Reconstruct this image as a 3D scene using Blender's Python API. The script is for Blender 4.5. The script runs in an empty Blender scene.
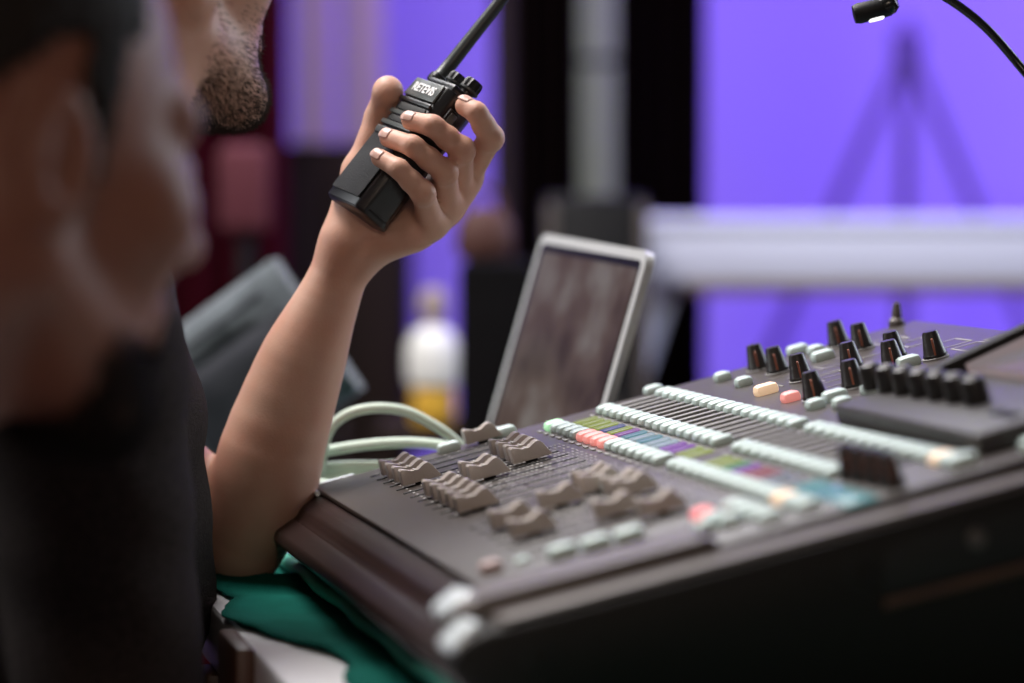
import bpy, bmesh, math, random
import numpy as np
from mathutils import Vector, Matrix

random.seed(7)
S = bpy.context.scene
COL = S.collection
PI = math.pi

# ------------------------------------------------------------------ camera
CAMZ = 1.02
PITCH = 0.0478
FPX = 3000.0
cam_d = bpy.data.cameras.new('camera')
cam = bpy.data.objects.new('camera', cam_d)
COL.objects.link(cam)
cam.location = (0, 0, CAMZ)
cam.rotation_euler = (PI / 2 - PITCH, 0, 0)
cam_d.sensor_fit = 'HORIZONTAL'
cam_d.sensor_width = 36.0
cam_d.lens = FPX / 1024 * 36
cam_d.clip_start = 0.05
cam_d.clip_end = 60
cam_d.dof.use_dof = True
cam_d.dof.focus_distance = 2.0
cam_d.dof.aperture_fstop = 2.8
cam_d.dof.aperture_blades = 9
S.camera = cam

# ------------------------------------------------------------------ world, light, exposure
W = bpy.data.worlds.new('world')
S.world = W
W.use_nodes = True
W.node_tree.nodes['Background'].inputs[0].default_value = (0.10, 0.09, 0.10, 1)
W.node_tree.nodes['Background'].inputs[1].default_value = 0.08
S.view_settings.view_transform = 'Standard'
S.view_settings.look = 'None'
S.view_settings.exposure = 0.0
S.view_settings.gamma = 1.0
S.view_settings.use_curve_mapping = False


def area(name, loc, target, sx, sy, power, color):
    l = bpy.data.lights.new(name, 'AREA')
    l.shape = 'RECTANGLE'
    l.size, l.size_y, l.energy, l.color = sx, sy, power, color
    o = bpy.data.objects.new(name, l)
    COL.objects.link(o)
    o.location = loc
    o.rotation_euler = (Vector(target) - Vector(loc)).to_track_quat('-Z', 'Y').to_euler()
    return o


area('house_light', (-0.75, 2.45, 3.1), (-0.05, 2.1, 0.95), 1.2, 1.0, 96, (1.0, 0.95, 0.92))
area('rear_house_light', (-0.6, 4.2, 2.9), (-0.1, 2.1, 1.0), 1.6, 0.8, 26, (0.96, 0.97, 1.0))
area('side_rim_fill', (-2.6, 2.7, 2.1), (-0.1, 2.1, 1.0), 1.2, 1.4, 22, (0.93, 0.97, 1.0))  # unseen soft source added to rim the forearm, no window there
area('front_fill', (0.05, -0.7, 1.85), (0.1, 2.1, 0.9), 0.45, 0.35, 6.5, (1.0, 0.80, 0.64))  # unseen warm fill added behind the camera
area('right_rim_fill', (2.1, 3.3, 1.9), (-0.2, 1.5, 1.05), 0.9, 1.2, 30, (0.85, 0.93, 1.0))  # unseen cool source added to light the right edges of the faces
area('stage_wash', (1.3, 4.9, 3.0), (1.3, 6.4, 1.2), 2.4, 0.3, 84, (0.26, 0.118, 1.0))
area('stage_floor_wash', (1.4, 5.3, 0.15), (1.3, 6.4, 1.0), 2.0, 0.25, 12, (0.215, 0.10, 1.0))
area('stage_wash_dim', (-0.35, 5.2, 2.9), (-0.35, 6.4, 1.3), 0.9, 0.3, 3.6, (0.36, 0.17, 1.0))
area('table_fill', (1.0, 3.6, 2.95), (0.8, 4.5, 0.95), 1.2, 0.4, 20, (0.72, 0.72, 1.0))  # unseen fill added to brighten the white table
area('banner_fill', (-0.35, 4.95, 2.9), (-0.36, 5.6, 1.5), 0.5, 0.2, 2.6, (1.0, 0.62, 0.80))  # unseen pink fill added to brighten the hanging strips


# ------------------------------------------------------------------ pixel helpers (real places, from measured bearings and distances)
def at(px, py, y):
    vx, vz = (px - 512) / FPX, -(py - 341.5) / FPX
    c, s = math.cos(PITCH), math.sin(PITCH)
    d = Vector((vx, c + vz * s, -s + vz * c))
    return Vector((0, 0, CAMZ)) + d * (y / d.y)


# ------------------------------------------------------------------ materials
def mat(name, col, rough=0.5, metal=0.0, spec=0.5, bump=None, var=None, emit=None, estr=1.0, sss=0.0, sheen=0.0, coat=0.0, trans=0.0):
    m = bpy.data.materials.new(name)
    m.use_nodes = True
    nt = m.node_tree
    b = nt.nodes['Principled BSDF']
    b.inputs['Base Color'].default_value = (*col, 1)
    b.inputs['Roughness'].default_value = rough
    b.inputs['Metallic'].default_value = metal
    b.inputs['Specular IOR Level'].default_value = spec
    b.inputs['Coat Weight'].default_value = coat
    b.inputs['Sheen Weight'].default_value = sheen
    b.inputs['Transmission Weight'].default_value = trans
    if sss:
        b.inputs['Subsurface Weight'].default_value = sss
        b.inputs['Subsurface Radius'].default_value = (0.012, 0.005, 0.003)
        b.inputs['Subsurface Scale'].default_value = 0.5
    if emit:
        b.inputs['Emission Color'].default_value = (*emit, 1)
        b.inputs['Emission Strength'].default_value = estr
    tc = nt.nodes.new('ShaderNodeTexCoord')
    if var:
        sc, amt, c2 = var
        n = nt.nodes.new('ShaderNodeTexNoise')
        n.inputs['Scale'].default_value = sc
        n.inputs['Detail'].default_value = 4
        nt.links.new(tc.outputs['Object'], n.inputs['Vector'])
        mr = nt.nodes.new('ShaderNodeMapRange')
        mr.inputs[1].default_value = 0.35
        mr.inputs[2].default_value = 0.65
        mr.inputs[4].default_value = amt
        nt.links.new(n.outputs[0], mr.inputs[0])
        mx = nt.nodes.new('ShaderNodeMix')
        mx.data_type = 'RGBA'
        mx.inputs[6].default_value = (*col, 1)
        mx.inputs[7].default_value = (*c2, 1)
        nt.links.new(mr.outputs[0], mx.inputs[0])
        nt.links.new(mx.outputs[2], b.inputs['Base Color'])
    if bump:
        sc, st = bump
        n = nt.nodes.new('ShaderNodeTexNoise')
        n.inputs['Scale'].default_value = sc
        n.inputs['Detail'].default_value = 5
        nt.links.new(tc.outputs['Object'], n.inputs['Vector'])
        bp = nt.nodes.new('ShaderNodeBump')
        bp.inputs['Strength'].default_value = st
        bp.inputs['Distance'].default_value = 0.002
        nt.links.new(n.outputs[0], bp.inputs['Height'])
        nt.links.new(bp.outputs[0], b.inputs['Normal'])
    return m


M = dict(
    skin=mat('skin', (0.64, 0.385, 0.285), 0.5, spec=0.4, sss=0.12, bump=(650, 0.10), var=(26, 0.6, (0.60, 0.29, 0.20))),
    skin_dark=mat('skin_shaded', (0.27, 0.115, 0.078), 0.52, spec=0.4, sss=0.12, bump=(500, 0.10), var=(20, 0.55, (0.24, 0.09, 0.06))),  # near man's skin, darkened to carry his shade in the colour
    nail=mat('nail', (0.68, 0.42, 0.35), 0.3, spec=0.5, sss=0.1),
    hair=mat('hair', (0.014, 0.009, 0.007), 0.7, spec=0.25, bump=(400, 0.6)),
    stubble=mat('stubble', (0.035, 0.022, 0.016), 0.55),
    eye=mat('eye', (0.6, 0.55, 0.52), 0.2),
    shirt=mat('shirt', (0.024, 0.0175, 0.0155), 0.9, spec=0.12, bump=(700, 0.7), var=(340, 0.8, (0.044, 0.034, 0.031))),
    seam=mat('seam', (0.075, 0.06, 0.055), 0.8, spec=0.2, bump=(600, 0.5)),
    navy=mat('navy', (0.006, 0.006, 0.011), 0.9, spec=0.08, bump=(500, 0.5), var=(60, 0.6, (0.009, 0.009, 0.016))),
    trouser=mat('trouser', (0.02, 0.022, 0.03), 0.9, bump=(400, 0.4)),
    black=mat('black', (0.008, 0.008, 0.009), 0.5, spec=0.3, bump=(500, 0.15)),
    blackgloss=mat('black_gloss', (0.012, 0.012, 0.013), 0.22, spec=0.55),
    matt=mat('matt_black', (0.006, 0.0055, 0.006), 0.9, spec=0.05, bump=(500, 0.2)),
    rubber=mat('rubber', (0.008, 0.008, 0.009), 0.6, bump=(900, 0.5)),
    panel=mat('panel', (0.070, 0.057, 0.050), 0.38, spec=0.5, bump=(700, 0.1), var=(9, 0.5, (0.07, 0.063, 0.06))),
    unit=mat('unit_plastic', (0.050, 0.046, 0.046), 0.42, spec=0.4, bump=(700, 0.1)),
    chassis=mat('chassis', (0.022, 0.0095, 0.0085), 0.36, spec=0.28, bump=(300, 0.1), var=(6, 0.6, (0.018, 0.011, 0.010))),
    cheek=mat('cheek', (0.010, 0.008, 0.007), 0.55, spec=0.25, bump=(500, 0.25), var=(8, 0.5, (0.007, 0.006, 0.0055))),
    rail=mat('rail', (0.11, 0.092, 0.085), 0.42, metal=0.2),
    railcap=mat('rail_cap_glint', (0.80, 0.87, 0.90), 0.25, metal=0.15),  # white gloss highlight put into the rail end colour
    dark=mat('dark_slot', (0.006, 0.006, 0.006), 0.7),
    cap=mat('fader_cap', (0.56, 0.50, 0.45), 0.32, spec=0.5, bump=(700, 0.15)),
    capline=mat('cap_line', (0.6, 0.58, 0.55), 0.5),
    tick=mat('print_grey', (0.30, 0.29, 0.285), 0.6),
    prnt=mat('print_white', (0.38, 0.365, 0.35), 0.6),
    white_btn=mat('mint_plastic', (0.64, 0.77, 0.73), 0.38, spec=0.4, sss=0.0),
    pink=mat('lit_pink', (0.9, 0.4, 0.36), 0.4, emit=(1.0, 0.30, 0.26), estr=0.45),
    palepink=mat('pale_pink_plastic', (0.50, 0.36, 0.34), 0.4),
    red=mat('lit_red', (0.9, 0.3, 0.3), 0.4, emit=(1.0, 0.16, 0.17), estr=0.6),
    amber=mat('lit_amber', (0.9, 0.7, 0.5), 0.4, emit=(1.0, 0.66, 0.40), estr=0.45),
    green=mat('lit_green', (0.6, 0.95, 0.65), 0.4, emit=(0.45, 1.0, 0.5), estr=0.5),
    knob=mat('knob', (0.016, 0.013, 0.012), 0.35, spec=0.5, bump=(400, 0.1)),
    pointer=mat('pointer', (0.35, 0.10, 0.05), 0.5),
    silver=mat('silver', (0.74, 0.75, 0.74), 0.32, metal=0.3, bump=(600, 0.05)),
    green_cloth=mat('green_cloth', (0.004, 0.105, 0.080), 0.9, spec=0.08, bump=(600, 0.6), var=(30, 0.6, (0.003, 0.075, 0.058))),
    lit_fold=mat('cloth_lit_fold', (0.10, 0.52, 0.38), 0.55, bump=(500, 0.4)),  # green cloth brightened where the fold catches light
    laminate=mat('laminate', (0.90, 0.90, 0.93), 0.25),
    brownwood=mat('brown_wood', (0.12, 0.058, 0.038), 0.45, bump=(60, 0.3), var=(14, 0.8, (0.07, 0.035, 0.025))),
    beige=mat('beige', (0.28, 0.22, 0.16), 0.6, bump=(100, 0.2)),
    greyfab=mat('grey_fabric', (0.13, 0.15, 0.165), 0.9, spec=0.15, sheen=0.2, bump=(260, 0.8), var=(22, 0.9, (0.06, 0.07, 0.078))),
    greydark=mat('dark_grey_fabric', (0.04, 0.042, 0.05), 0.9, spec=0.15, bump=(260, 0.8), var=(22, 0.8, (0.05, 0.052, 0.062))),
    cable=mat('pale_cable', (0.62, 0.74, 0.63), 0.45, spec=0.4),
    walls=mat('backdrop_violet_light', (0.54, 0.45, 0.85), 0.9, spec=0.1, bump=(40, 0.1)),  # purple stage light tinted into the wall colour
    sidewall=mat('dark_wall', (0.16, 0.14, 0.13), 0.85, bump=(40, 0.2)),
    floorm=mat('floor', (0.06, 0.045, 0.038), 0.5, bump=(20, 0.2), var=(4, 0.6, (0.045, 0.034, 0.03))),
    ceilm=mat('ceiling', (0.22, 0.2, 0.19), 0.9, bump=(30, 0.1)),
    drape=mat('black_drape', (0.005, 0.0022, 0.0025), 0.95, spec=0.03, bump=(120, 0.4)),
    mauvedrape=mat('dusk_drape', (0.06, 0.042, 0.05), 0.9, spec=0.1, bump=(120, 0.4)),
    maroon=mat('maroon_drape', (0.05, 0.004, 0.010), 0.95, spec=0.03, bump=(120, 0.4)),
    pinkband=mat('pale_pink_fabric', (0.90, 0.70, 0.72), 0.85, bump=(90, 0.3)),
    column=mat('pale_paint', (0.60, 0.68, 0.52), 0.6, bump=(60, 0.2)),
    brownbox=mat('brown_panelling', (0.024, 0.015, 0.012), 0.8, spec=0.1, bump=(40, 0.3), var=(6, 0.6, (0.022, 0.016, 0.014))),
    whitecloth=mat('white_cloth_bluelit', (0.74, 0.77, 0.95), 0.8, bump=(120, 0.3)),  # white cloth with the bluish light tinted into its colour
    trimbrown=mat('trim_brown', (0.18, 0.12, 0.10), 0.5, bump=(60, 0.2)),
    red_seat=mat('red_fabric', (0.11, 0.020, 0.032), 0.85, bump=(200, 0.5)),
    leather=mat('brown_leather', (0.10, 0.040, 0.032), 0.55, bump=(200, 0.4)),
    whitepl=mat('white_plastic', (0.92, 0.92, 0.88), 0.35),
    yellowpl=mat('yellow_plastic', (0.90, 0.52, 0.06), 0.4),
    tanpl=mat('tan_plastic', (0.48, 0.38, 0.34), 0.5),
    led=mat('white_led', (0.9, 0.9, 0.9), 0.3, emit=(1, 1, 1), estr=1.6),
    stand_haze=mat('stand_purple_haze', (0.16, 0.10, 0.30), 0.6, bump=(100, 0.2)),  # purple haze of the stage put into the stand colour
    label=mat('white_print', (0.85, 0.85, 0.85), 0.5),
    radio=mat('radio_body', (0.008, 0.008, 0.009), 0.30, spec=0.5, bump=(1200, 0.12)),
    radio_tex=mat('radio_grain', (0.006, 0.006, 0.007), 0.5, spec=0.28, bump=(1500, 1.0)),
    radio_band=mat('radio_band', (0.075, 0.085, 0.083), 0.3, spec=0.5, bump=(900, 0.1)),
    antenna=mat('antenna_rubber', (0.045, 0.052, 0.052), 0.34, spec=0.5),
)
for i, c in enumerate([(0.48, 0.58, 0.09), (0.12, 0.15, 0.42), (0.42, 0.14, 0.55), (0.14, 0.42, 0.52), (0.50, 0.66, 0.75),
                       (0.36, 0.08, 0.62), (0.10, 0.42, 0.12), (0.48, 0.08, 0.09), (0.26, 0.29, 0.33), (0.10, 0.46, 0.48)]):
    M['strip%d' % i] = mat('strip_colour_%d' % i, (0.03, 0.03, 0.03), 0.25, emit=c, estr=0.5)


def screen_material(name, c1, c2, c3, scale, st):
    m = mat(name, (0.012, 0.011, 0.011), 0.15, spec=0.2)
    nt = m.node_tree
    b = nt.nodes['Principled BSDF']
    tc = nt.nodes.new('ShaderNodeTexCoord')
    n = nt.nodes.new('ShaderNodeTexNoise')
    n.inputs['Scale'].default_value = scale
    n.inputs['Detail'].default_value = 3
    nt.links.new(tc.outputs['Object'], n.inputs['Vector'])
    r = nt.nodes.new('ShaderNodeValToRGB')
    e = r.color_ramp.elements
    e[0].position, e[1].position = 0.34, 0.66
    e[0].color, e[1].color = (*c1, 1), (*c3, 1)
    k = e.new(0.5)
    k.color = (*c2, 1)
    nt.links.new(n.outputs[0], r.inputs[0])
    nt.links.new(r.outputs[0], b.inputs['Emission Color'])
    b.inputs['Emission Strength'].default_value = st
    return m


M['laptop_reflection'] = screen_material('laptop_reflection', (0.032, 0.017, 0.013), (0.080, 0.053, 0.043), (0.150, 0.130, 0.120), 13, 1.0)  # brown reflections on the glass, put in as emission
M['desk_screen'] = screen_material('desk_screen', (0.10, 0.075, 0.075), (0.135, 0.10, 0.10), (0.11, 0.10, 0.105), 14, 1.7)


# ------------------------------------------------------------------ object helpers
def tag(o, label=None, cat=None, group=None, kind=None):
    if label: o['label'] = label
    if cat: o['category'] = cat
    if group: o['group'] = group
    if kind: o['kind'] = kind
    return o


def empty(name, loc, rz=0.0):
    o = bpy.data.objects.new(name, None)
    o.empty_display_size = 0.05
    COL.objects.link(o)
    o.location = loc
    o.rotation_euler = (0, 0, rz)
    return o


def link_mesh(name, me, parent=None, loc=None, rot=None, matx=None):
    o = bpy.data.objects.new(name, me)
    COL.objects.link(o)
    if parent: o.parent = parent
    if matx is not None: o.matrix_local = matx
    if loc is not None: o.location = loc
    if rot is not None: o.rotation_euler = rot
    return o


class MB:
    def __init__(s):
        s.bm = bmesh.new()

    def _bev(s, geom, bev, seg=2):
        if bev:
            ed = list({e for v in geom for e in v.link_edges})
            bmesh.ops.bevel(s.bm, geom=ed, offset=bev, segments=seg, profile=0.5, affect='EDGES', clamp_overlap=True)

    def box(s, c, size, bev=0.0, mx=None, seg=2):
        m = Matrix.Translation(c) @ Matrix.Diagonal((*size, 1))
        if mx is not None: m = mx @ m
        r = bmesh.ops.create_cube(s.bm, size=1.0, matrix=m)
        s._bev(r['verts'], bev, seg)
        return s

    def lathe(s, prof, n=24, mx=None):
        mx = mx or Matrix.Identity(4)
        rings = []
        for (r, z) in prof:
            if r < 1e-6:
                rings.append([s.bm.verts.new(mx @ Vector((0, 0, z)))])
            else:
                rings.append([s.bm.verts.new(mx @ Vector((r * math.cos(2 * PI * i / n), r * math.sin(2 * PI * i / n), z))) for i in range(n)])
        for a, b in zip(rings, rings[1:]):
            for i in range(n):
                j = (i + 1) % n
                if len(a) == 1 and len(b) == 1: continue
                if len(a) == 1: s.bm.faces.new((a[0], b[j], b[i]))
                elif len(b) == 1: s.bm.faces.new((a[i], a[j], b[0]))
                else: s.bm.faces.new((a[i], a[j], b[j], b[i]))
        for ring, flip in ((rings[0], True), (rings[-1], False)):
            if len(ring) > 2:
                s.bm.faces.new(ring[::-1] if flip else ring)
        return s

    def tube(s, pts, rad, n=12, cap=True):
        pts = [Vector(p) for p in pts]
        rads = rad if isinstance(rad, (list, tuple)) else [rad] * len(pts)
        t0 = (pts[1] - pts[0]).normalized()
        u = t0.orthogonal().normalized()
        rings = []
        for i, p in enumerate(pts):
            t = (pts[min(i + 1, len(pts) - 1)] - pts[max(i - 1, 0)]).normalized()
            u = (u - t * u.dot(t)).normalized()
            v = t.cross(u)
            rings.append([s.bm.verts.new(p + (u * math.cos(2 * PI * k / n) + v * math.sin(2 * PI * k / n)) * rads[i]) for k in range(n)])
        for a, b in zip(rings, rings[1:]):
            for i in range(n):
                j = (i + 1) % n
                s.bm.faces.new((a[i], a[j], b[j], b[i]))
        if cap:
            s.bm.faces.new(rings[0][::-1])
            s.bm.faces.new(rings[-1])
        return s

    def prism(s, poly, x0, x1, bev=0.0, mx=None, seg=2):
        """poly of (y, z) drawn at x0 and x1"""
        mx = mx or Matrix.Identity(4)
        A = [s.bm.verts.new(mx @ Vector((x0, y, z))) for y, z in poly]
        B = [s.bm.verts.new(mx @ Vector((x1, y, z))) for y, z in poly]
        n = len(poly)
        s.bm.faces.new(A)
        s.bm.faces.new(B[::-1])
        for i in range(n):
            j = (i + 1) % n
            s.bm.faces.new((A[j], A[i], B[i], B[j]))
        s._bev(A + B, bev, seg)
        return s

    def mesh(s, name, m, smooth=True):
        bmesh.ops.recalc_face_normals(s.bm, faces=s.bm.faces)
        me = bpy.data.meshes.new(name)
        s.bm.to_mesh(me)
        s.bm.free()
        me.materials.append(m)
        if smooth:
            me.polygons.foreach_set('use_smooth', [True] * len(me.polygons))
            try:
                me.set_sharp_from_angle(angle=math.radians(38))
            except Exception:
                pass
        return me

    def build(s, name, m, parent=None, smooth=True, **k):
        return link_mesh(name, s.mesh(name, m, smooth), parent, **k)


def catmull(pts, per=8):
    pts = [Vector(p) for p in pts]
    P = [pts[0] * 2 - pts[1]] + pts + [pts[-1] * 2 - pts[-2]]
    out = []
    for i in range(1, len(P) - 2):
        a, b, c, d = P[i - 1], P[i], P[i + 1], P[i + 2]
        for k in range(per):
            t = k / per
            out.append(0.5 * ((2 * b) + (c - a) * t + (2 * a - 5 * b + 4 * c - d) * t * t + (3 * b - a - 3 * c + d) * t ** 3))
    out.append(pts[-1])
    return out


# ------------------------------------------------------------------ smooth body surfaces: distance fields meshed by surface nets
def cone(P, a, b, ra, rb):
    a = np.array(a, np.float32); b = np.array(b, np.float32)
    ab = b - a
    t = np.clip(((P - a) @ ab) / (ab @ ab + 1e-12), 0, 1)
    d = P - (a + t[:, None] * ab)
    return np.sqrt((d * d).sum(1)) - (ra + (rb - ra) * t)


def ball(P, c, r):
    d = P - np.array(c, np.float32)
    return np.sqrt((d * d).sum(1)) - r


def ell(P, c, r, R=None):
    d = P - np.array(c, np.float32)
    if R is not None:
        d = d @ np.array(R, np.float32)
    r = np.array(r, np.float32)
    k0 = np.sqrt(((d / r) ** 2).sum(1))
    k1 = np.sqrt(((d / (r * r)) ** 2).sum(1)) + 1e-9
    return k0 * (k0 - 1) / k1


def su(a, b, k):
    h = np.maximum(k - np.abs(a - b), 0) / k
    return np.minimum(a, b) - h * h * k * 0.25


def ss(a, b, k):      # a minus b
    return -su(-a, b, k)


def chain(P, pts, rs, k=0.004):
    d = None
    for i in range(len(pts) - 1):
        c = cone(P, pts[i], pts[i + 1], rs[i], rs[i + 1])
        d = c if d is None else su(d, c, k)
    return d


def rope(P, pts, rs, per=3):
    """a limb through all points, with its thickness changing smoothly"""
    q = catmull([(*p, ) for p in pts], per)
    rr = catmull([(r, 0, 0) for r in rs], per)
    d = None
    for i in range(len(q) - 1):
        c = cone(P, q[i], q[i + 1], rr[i].x, rr[i + 1].x)
        d = c if d is None else su(d, c, 0.007)
    return d


def nets(fun, lo, hi, h):
    lo = np.array(lo, np.float64); hi = np.array(hi, np.float64)
    n = np.ceil((hi - lo) / h).astype(int) + 1
    ax = [(lo[i] + h * np.arange(n[i])).astype(np.float32) for i in range(3)]
    D = np.empty(n, np.float32)
    step = max(1, int(600000 // (n[1] * n[2])))
    Y, Z = np.meshgrid(ax[1], ax[2], indexing='ij')
    for i in range(0, n[0], step):
        xs = ax[0][i:i + step]
        P = np.empty((len(xs), n[1], n[2], 3), np.float32)
        P[..., 0] = xs[:, None, None]; P[..., 1] = Y; P[..., 2] = Z
        D[i:i + step] = fun(P.reshape(-1, 3)).reshape(len(xs), n[1], n[2])
    ins = D < 0
    c = np.zeros(tuple(n - 1), np.int8)
    for dx in (0, 1):
        for dy in (0, 1):
            for dz in (0, 1):
                c += ins[dx:n[0] - 1 + dx, dy:n[1] - 1 + dy, dz:n[2] - 1 + dz]
    act = (c > 0) & (c < 8)
    ids = np.full(act.shape, -1, np.int64)
    I = np.argwhere(act)
    ids[act] = np.arange(len(I))
    acc = np.zeros((len(I), 3)); cnt = np.zeros(len(I))
    corners = [(x, y, z) for x in (0, 1) for y in (0, 1) for z in (0, 1)]
    for a in corners:
        for b in corners:
            if sum(abs(p - q) for p, q in zip(a, b)) == 1 and a < b:
                da = D[I[:, 0] + a[0], I[:, 1] + a[1], I[:, 2] + a[2]]
                db = D[I[:, 0] + b[0], I[:, 1] + b[1], I[:, 2] + b[2]]
                m = (da < 0) != (db < 0)
                t = np.where(m, da / np.where(m, da - db, 1), 0)
                p = np.array(a) + t[:, None] * (np.array(b) - np.array(a))
                acc[m] += p[m]; cnt[m] += 1
    V = lo + h * (I + acc / cnt[:, None])
    F = []
    for axis in range(3):
        o1, o2 = (axis + 1) % 3, (axis + 2) % 3
        sl0 = [slice(None)] * 3; sl1 = [slice(None)] * 3
        sl0[axis] = slice(0, n[axis] - 1); sl1[axis] = slice(1, n[axis])
        a = ins[tuple(sl0)]; b = ins[tuple(sl1)]
        E = np.argwhere(a != b)
        ok = (E[:, o1] > 0) & (E[:, o2] > 0) & (E[:, o1] < n[o1] - 1) & (E[:, o2] < n[o2] - 1)
        E = E[ok]
        q = []
        for s1, s2 in ((-1, -1), (0, -1), (0, 0), (-1, 0)):
            T = E.copy(); T[:, o1] += s1; T[:, o2] += s2
            q.append(ids[T[:, 0], T[:, 1], T[:, 2]])
        q = np.stack(q, 1)
        fl = ~a[E[:, 0], E[:, 1], E[:, 2]]
        q[fl] = q[fl][:, ::-1]
        F.append(q)
    F = np.concatenate(F)
    F = F[(F >= 0).all(1)]
    return V, F


def np_mesh(name, V, F, m):
    me = bpy.data.meshes.new(name)
    me.vertices.add(len(V))
    me.vertices.foreach_set('co', np.asarray(V, np.float32).ravel())
    w = F.shape[1]
    me.loops.add(len(F) * w)
    me.loops.foreach_set('vertex_index', F.astype(np.int32).ravel())
    me.polygons.add(len(F))
    me.polygons.foreach_set('loop_start', np.arange(0, len(F) * w, w, dtype=np.int32))
    me.polygons.foreach_set('use_smooth', np.ones(len(F), bool))
    me.materials.append(m)
    me.update(calc_edges=True)
    me.validate()
    return me


def grad(fun, P, e=0.0015):
    g = np.stack([fun(P + np.array(d, np.float32) * e) - fun(P - np.array(d, np.float32) * e) for d in np.eye(3)], 1)
    return g / (np.linalg.norm(g, axis=1, keepdims=True) + 1e-9)


def strands(name, base, nrm, length, rad, m, parent, droop=(0, 0, -0.5), spread=0.5, n=None):
    """short hairs as thin three-sided spikes, one mesh"""
    rng = np.random.default_rng(3)
    d = nrm + spread * rng.normal(size=nrm.shape) + np.array(droop)
    d /= np.linalg.norm(d, axis=1, keepdims=True)
    L = length * rng.uniform(0.5, 1.2, (len(base), 1))
    o = np.cross(d, np.array([0.3, 0.5, 0.8])); o /= np.linalg.norm(o, axis=1, keepdims=True)
    p = np.cross(d, o)
    V = []; F = []
    a = base - nrm * 0.0008
    V = np.stack([a + o * rad, a - 0.5 * o * rad + 0.87 * p * rad, a - 0.5 * o * rad - 0.87 * p * rad, a + d * L], 1).reshape(-1, 3)
    k = np.arange(len(base))[:, None] * 4
    F = np.concatenate([k + np.array([[0, 1, 3]]), k + np.array([[1, 2, 3]]), k + np.array([[2, 0, 3]])])
    return link_mesh(name, np_mesh(name, V, F, m), parent)


# ================================================================== SETTING
def struct(name, m, boxes, bev=0):
    b = MB()
    for c, s in boxes: b.box(c, s, bev)
    o = b.build(name, m, smooth=False)
    o['kind'] = 'structure'
    return o


XL, XR, YF, YB, ZC = -3.4, 3.9, -1.6, 6.4, 3.3
struct('floor', M['floorm'], [(((XL + XR) / 2, (YF + YB) / 2, -0.05), (XR - XL + .4, YB - YF + .4, 0.1))])
struct('ceiling', M['ceilm'], [(((XL + XR) / 2, (YF + YB) / 2, ZC + 0.05), (XR - XL + .4, YB - YF + .4, 0.1))])
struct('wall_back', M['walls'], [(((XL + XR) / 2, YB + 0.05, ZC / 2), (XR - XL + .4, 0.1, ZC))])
struct('wall_left', M['sidewall'], [((XL - 0.05, (YF + YB) / 2, ZC / 2), (0.1, YB - YF, ZC))])
struct('wall_right', M['sidewall'], [((XR + 0.05, (YF + YB) / 2, ZC / 2), (0.1, YB - YF, ZC))])
struct('wall_front', M['sidewall'], [(((XL + XR) / 2, YF - 0.05, ZC / 2), (XR - XL + .4, 0.1, ZC))])


def drape(name, x0, x1, y, z0, z1, m, folds, amp, label):
    b = MB()
    n = int(folds * 14)
    th = 0.012
    cols = []
    for i in range(n + 1):
        t = i / n
        x = x0 + (x1 - x0) * t
        dy = amp * math.sin(2 * PI * folds * t) + 0.25 * amp * math.sin(2 * PI * folds * 2.3 * t + 1)
        cols.append([b.bm.verts.new((x, y + dy + o, z)) for o, z in ((0, z0), (0, z1), (th, z1), (th, z0))])
    for a, c in zip(cols, cols[1:]):
        for k in range(4):
            l = (k + 1) % 4
            b.bm.faces.new((a[k], c[k], c[l], a[l]))
    b.bm.faces.new(cols[0]); b.bm.faces.new(cols[-1][::-1])
    o = b.build(name, m)
    return tag(o, label, 'curtain')


xa = lambda px, y: (px - 512) / FPX * y
zpx = lambda py, y: at(512, py, y).z
drape('stage_curtain', xa(516, 4.6), xa(579, 4.6), 4.62, 0.0, 3.3, M['drape'], 4, 0.02, 'narrow black stage curtain to the left of the pale column')
drape('stage_curtain', xa(616, 5.0), xa(705, 5.0), 5.0, 0.0, 3.3, M['drape'], 4, 0.025, 'black stage curtain bordering the bright purple backdrop')
drape('side_curtain', xa(-90, 4.7), xa(287, 4.7), 4.7, 0.0, 3.3, M['maroon'], 10, 0.03, 'dark maroon curtain behind the two men at far left')
drape('gauze_curtain', xa(492, 4.9), xa(530, 4.9), 4.9, 0.0, 3.3, M['mauvedrape'], 2, 0.015, 'slim dusky mauve curtain edge beside the dim purple wall')
bn = empty('banner_pair', (0, 0, 0))
# two pale pink strips hanging against the dim purple wall
for (p0, p1, yb_, lab) in ((296, 335, 150, 'pale pink hanging strip nearest the maroon curtain'), (342, 385, 145, 'wider pale pink hanging strip left of the walkie talkie')):
    y = 5.6
    o = MB().box(((xa(p0, y) + xa(p1, y)) / 2, y, (zpx(yb_, y) + 3.25) / 2), (xa(p1, y) - xa(p0, y), 0.01, 3.25 - zpx(yb_, y)), 0.003).build('hanging_banner', M['pinkband'])
    tag(o, lab, 'banner')
bpy.data.objects.remove(bn)

# pale square column
cl = empty('stage_column', ((xa(577, 5) + xa(620, 5)) / 2, 5.2, 0))
wcol = xa(620, 5) - xa(577, 5)
MB().box((0, 0, 1.72), (wcol, wcol, 3.1), 0.006).build('shaft', M['column'], cl)
MB().box((0, 0, 1.255), (wcol * 1.02, wcol * 1.02, 0.016), 0.003).build('collar', M['greydark'], cl)
MB().box((0, 0, 0.085), (wcol * 1.5, wcol * 1.5, 0.17), 0.01).build('plinth', M['greydark'], cl)
tag(cl, 'pale grey green square column between two black stage curtains', 'column')

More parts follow.
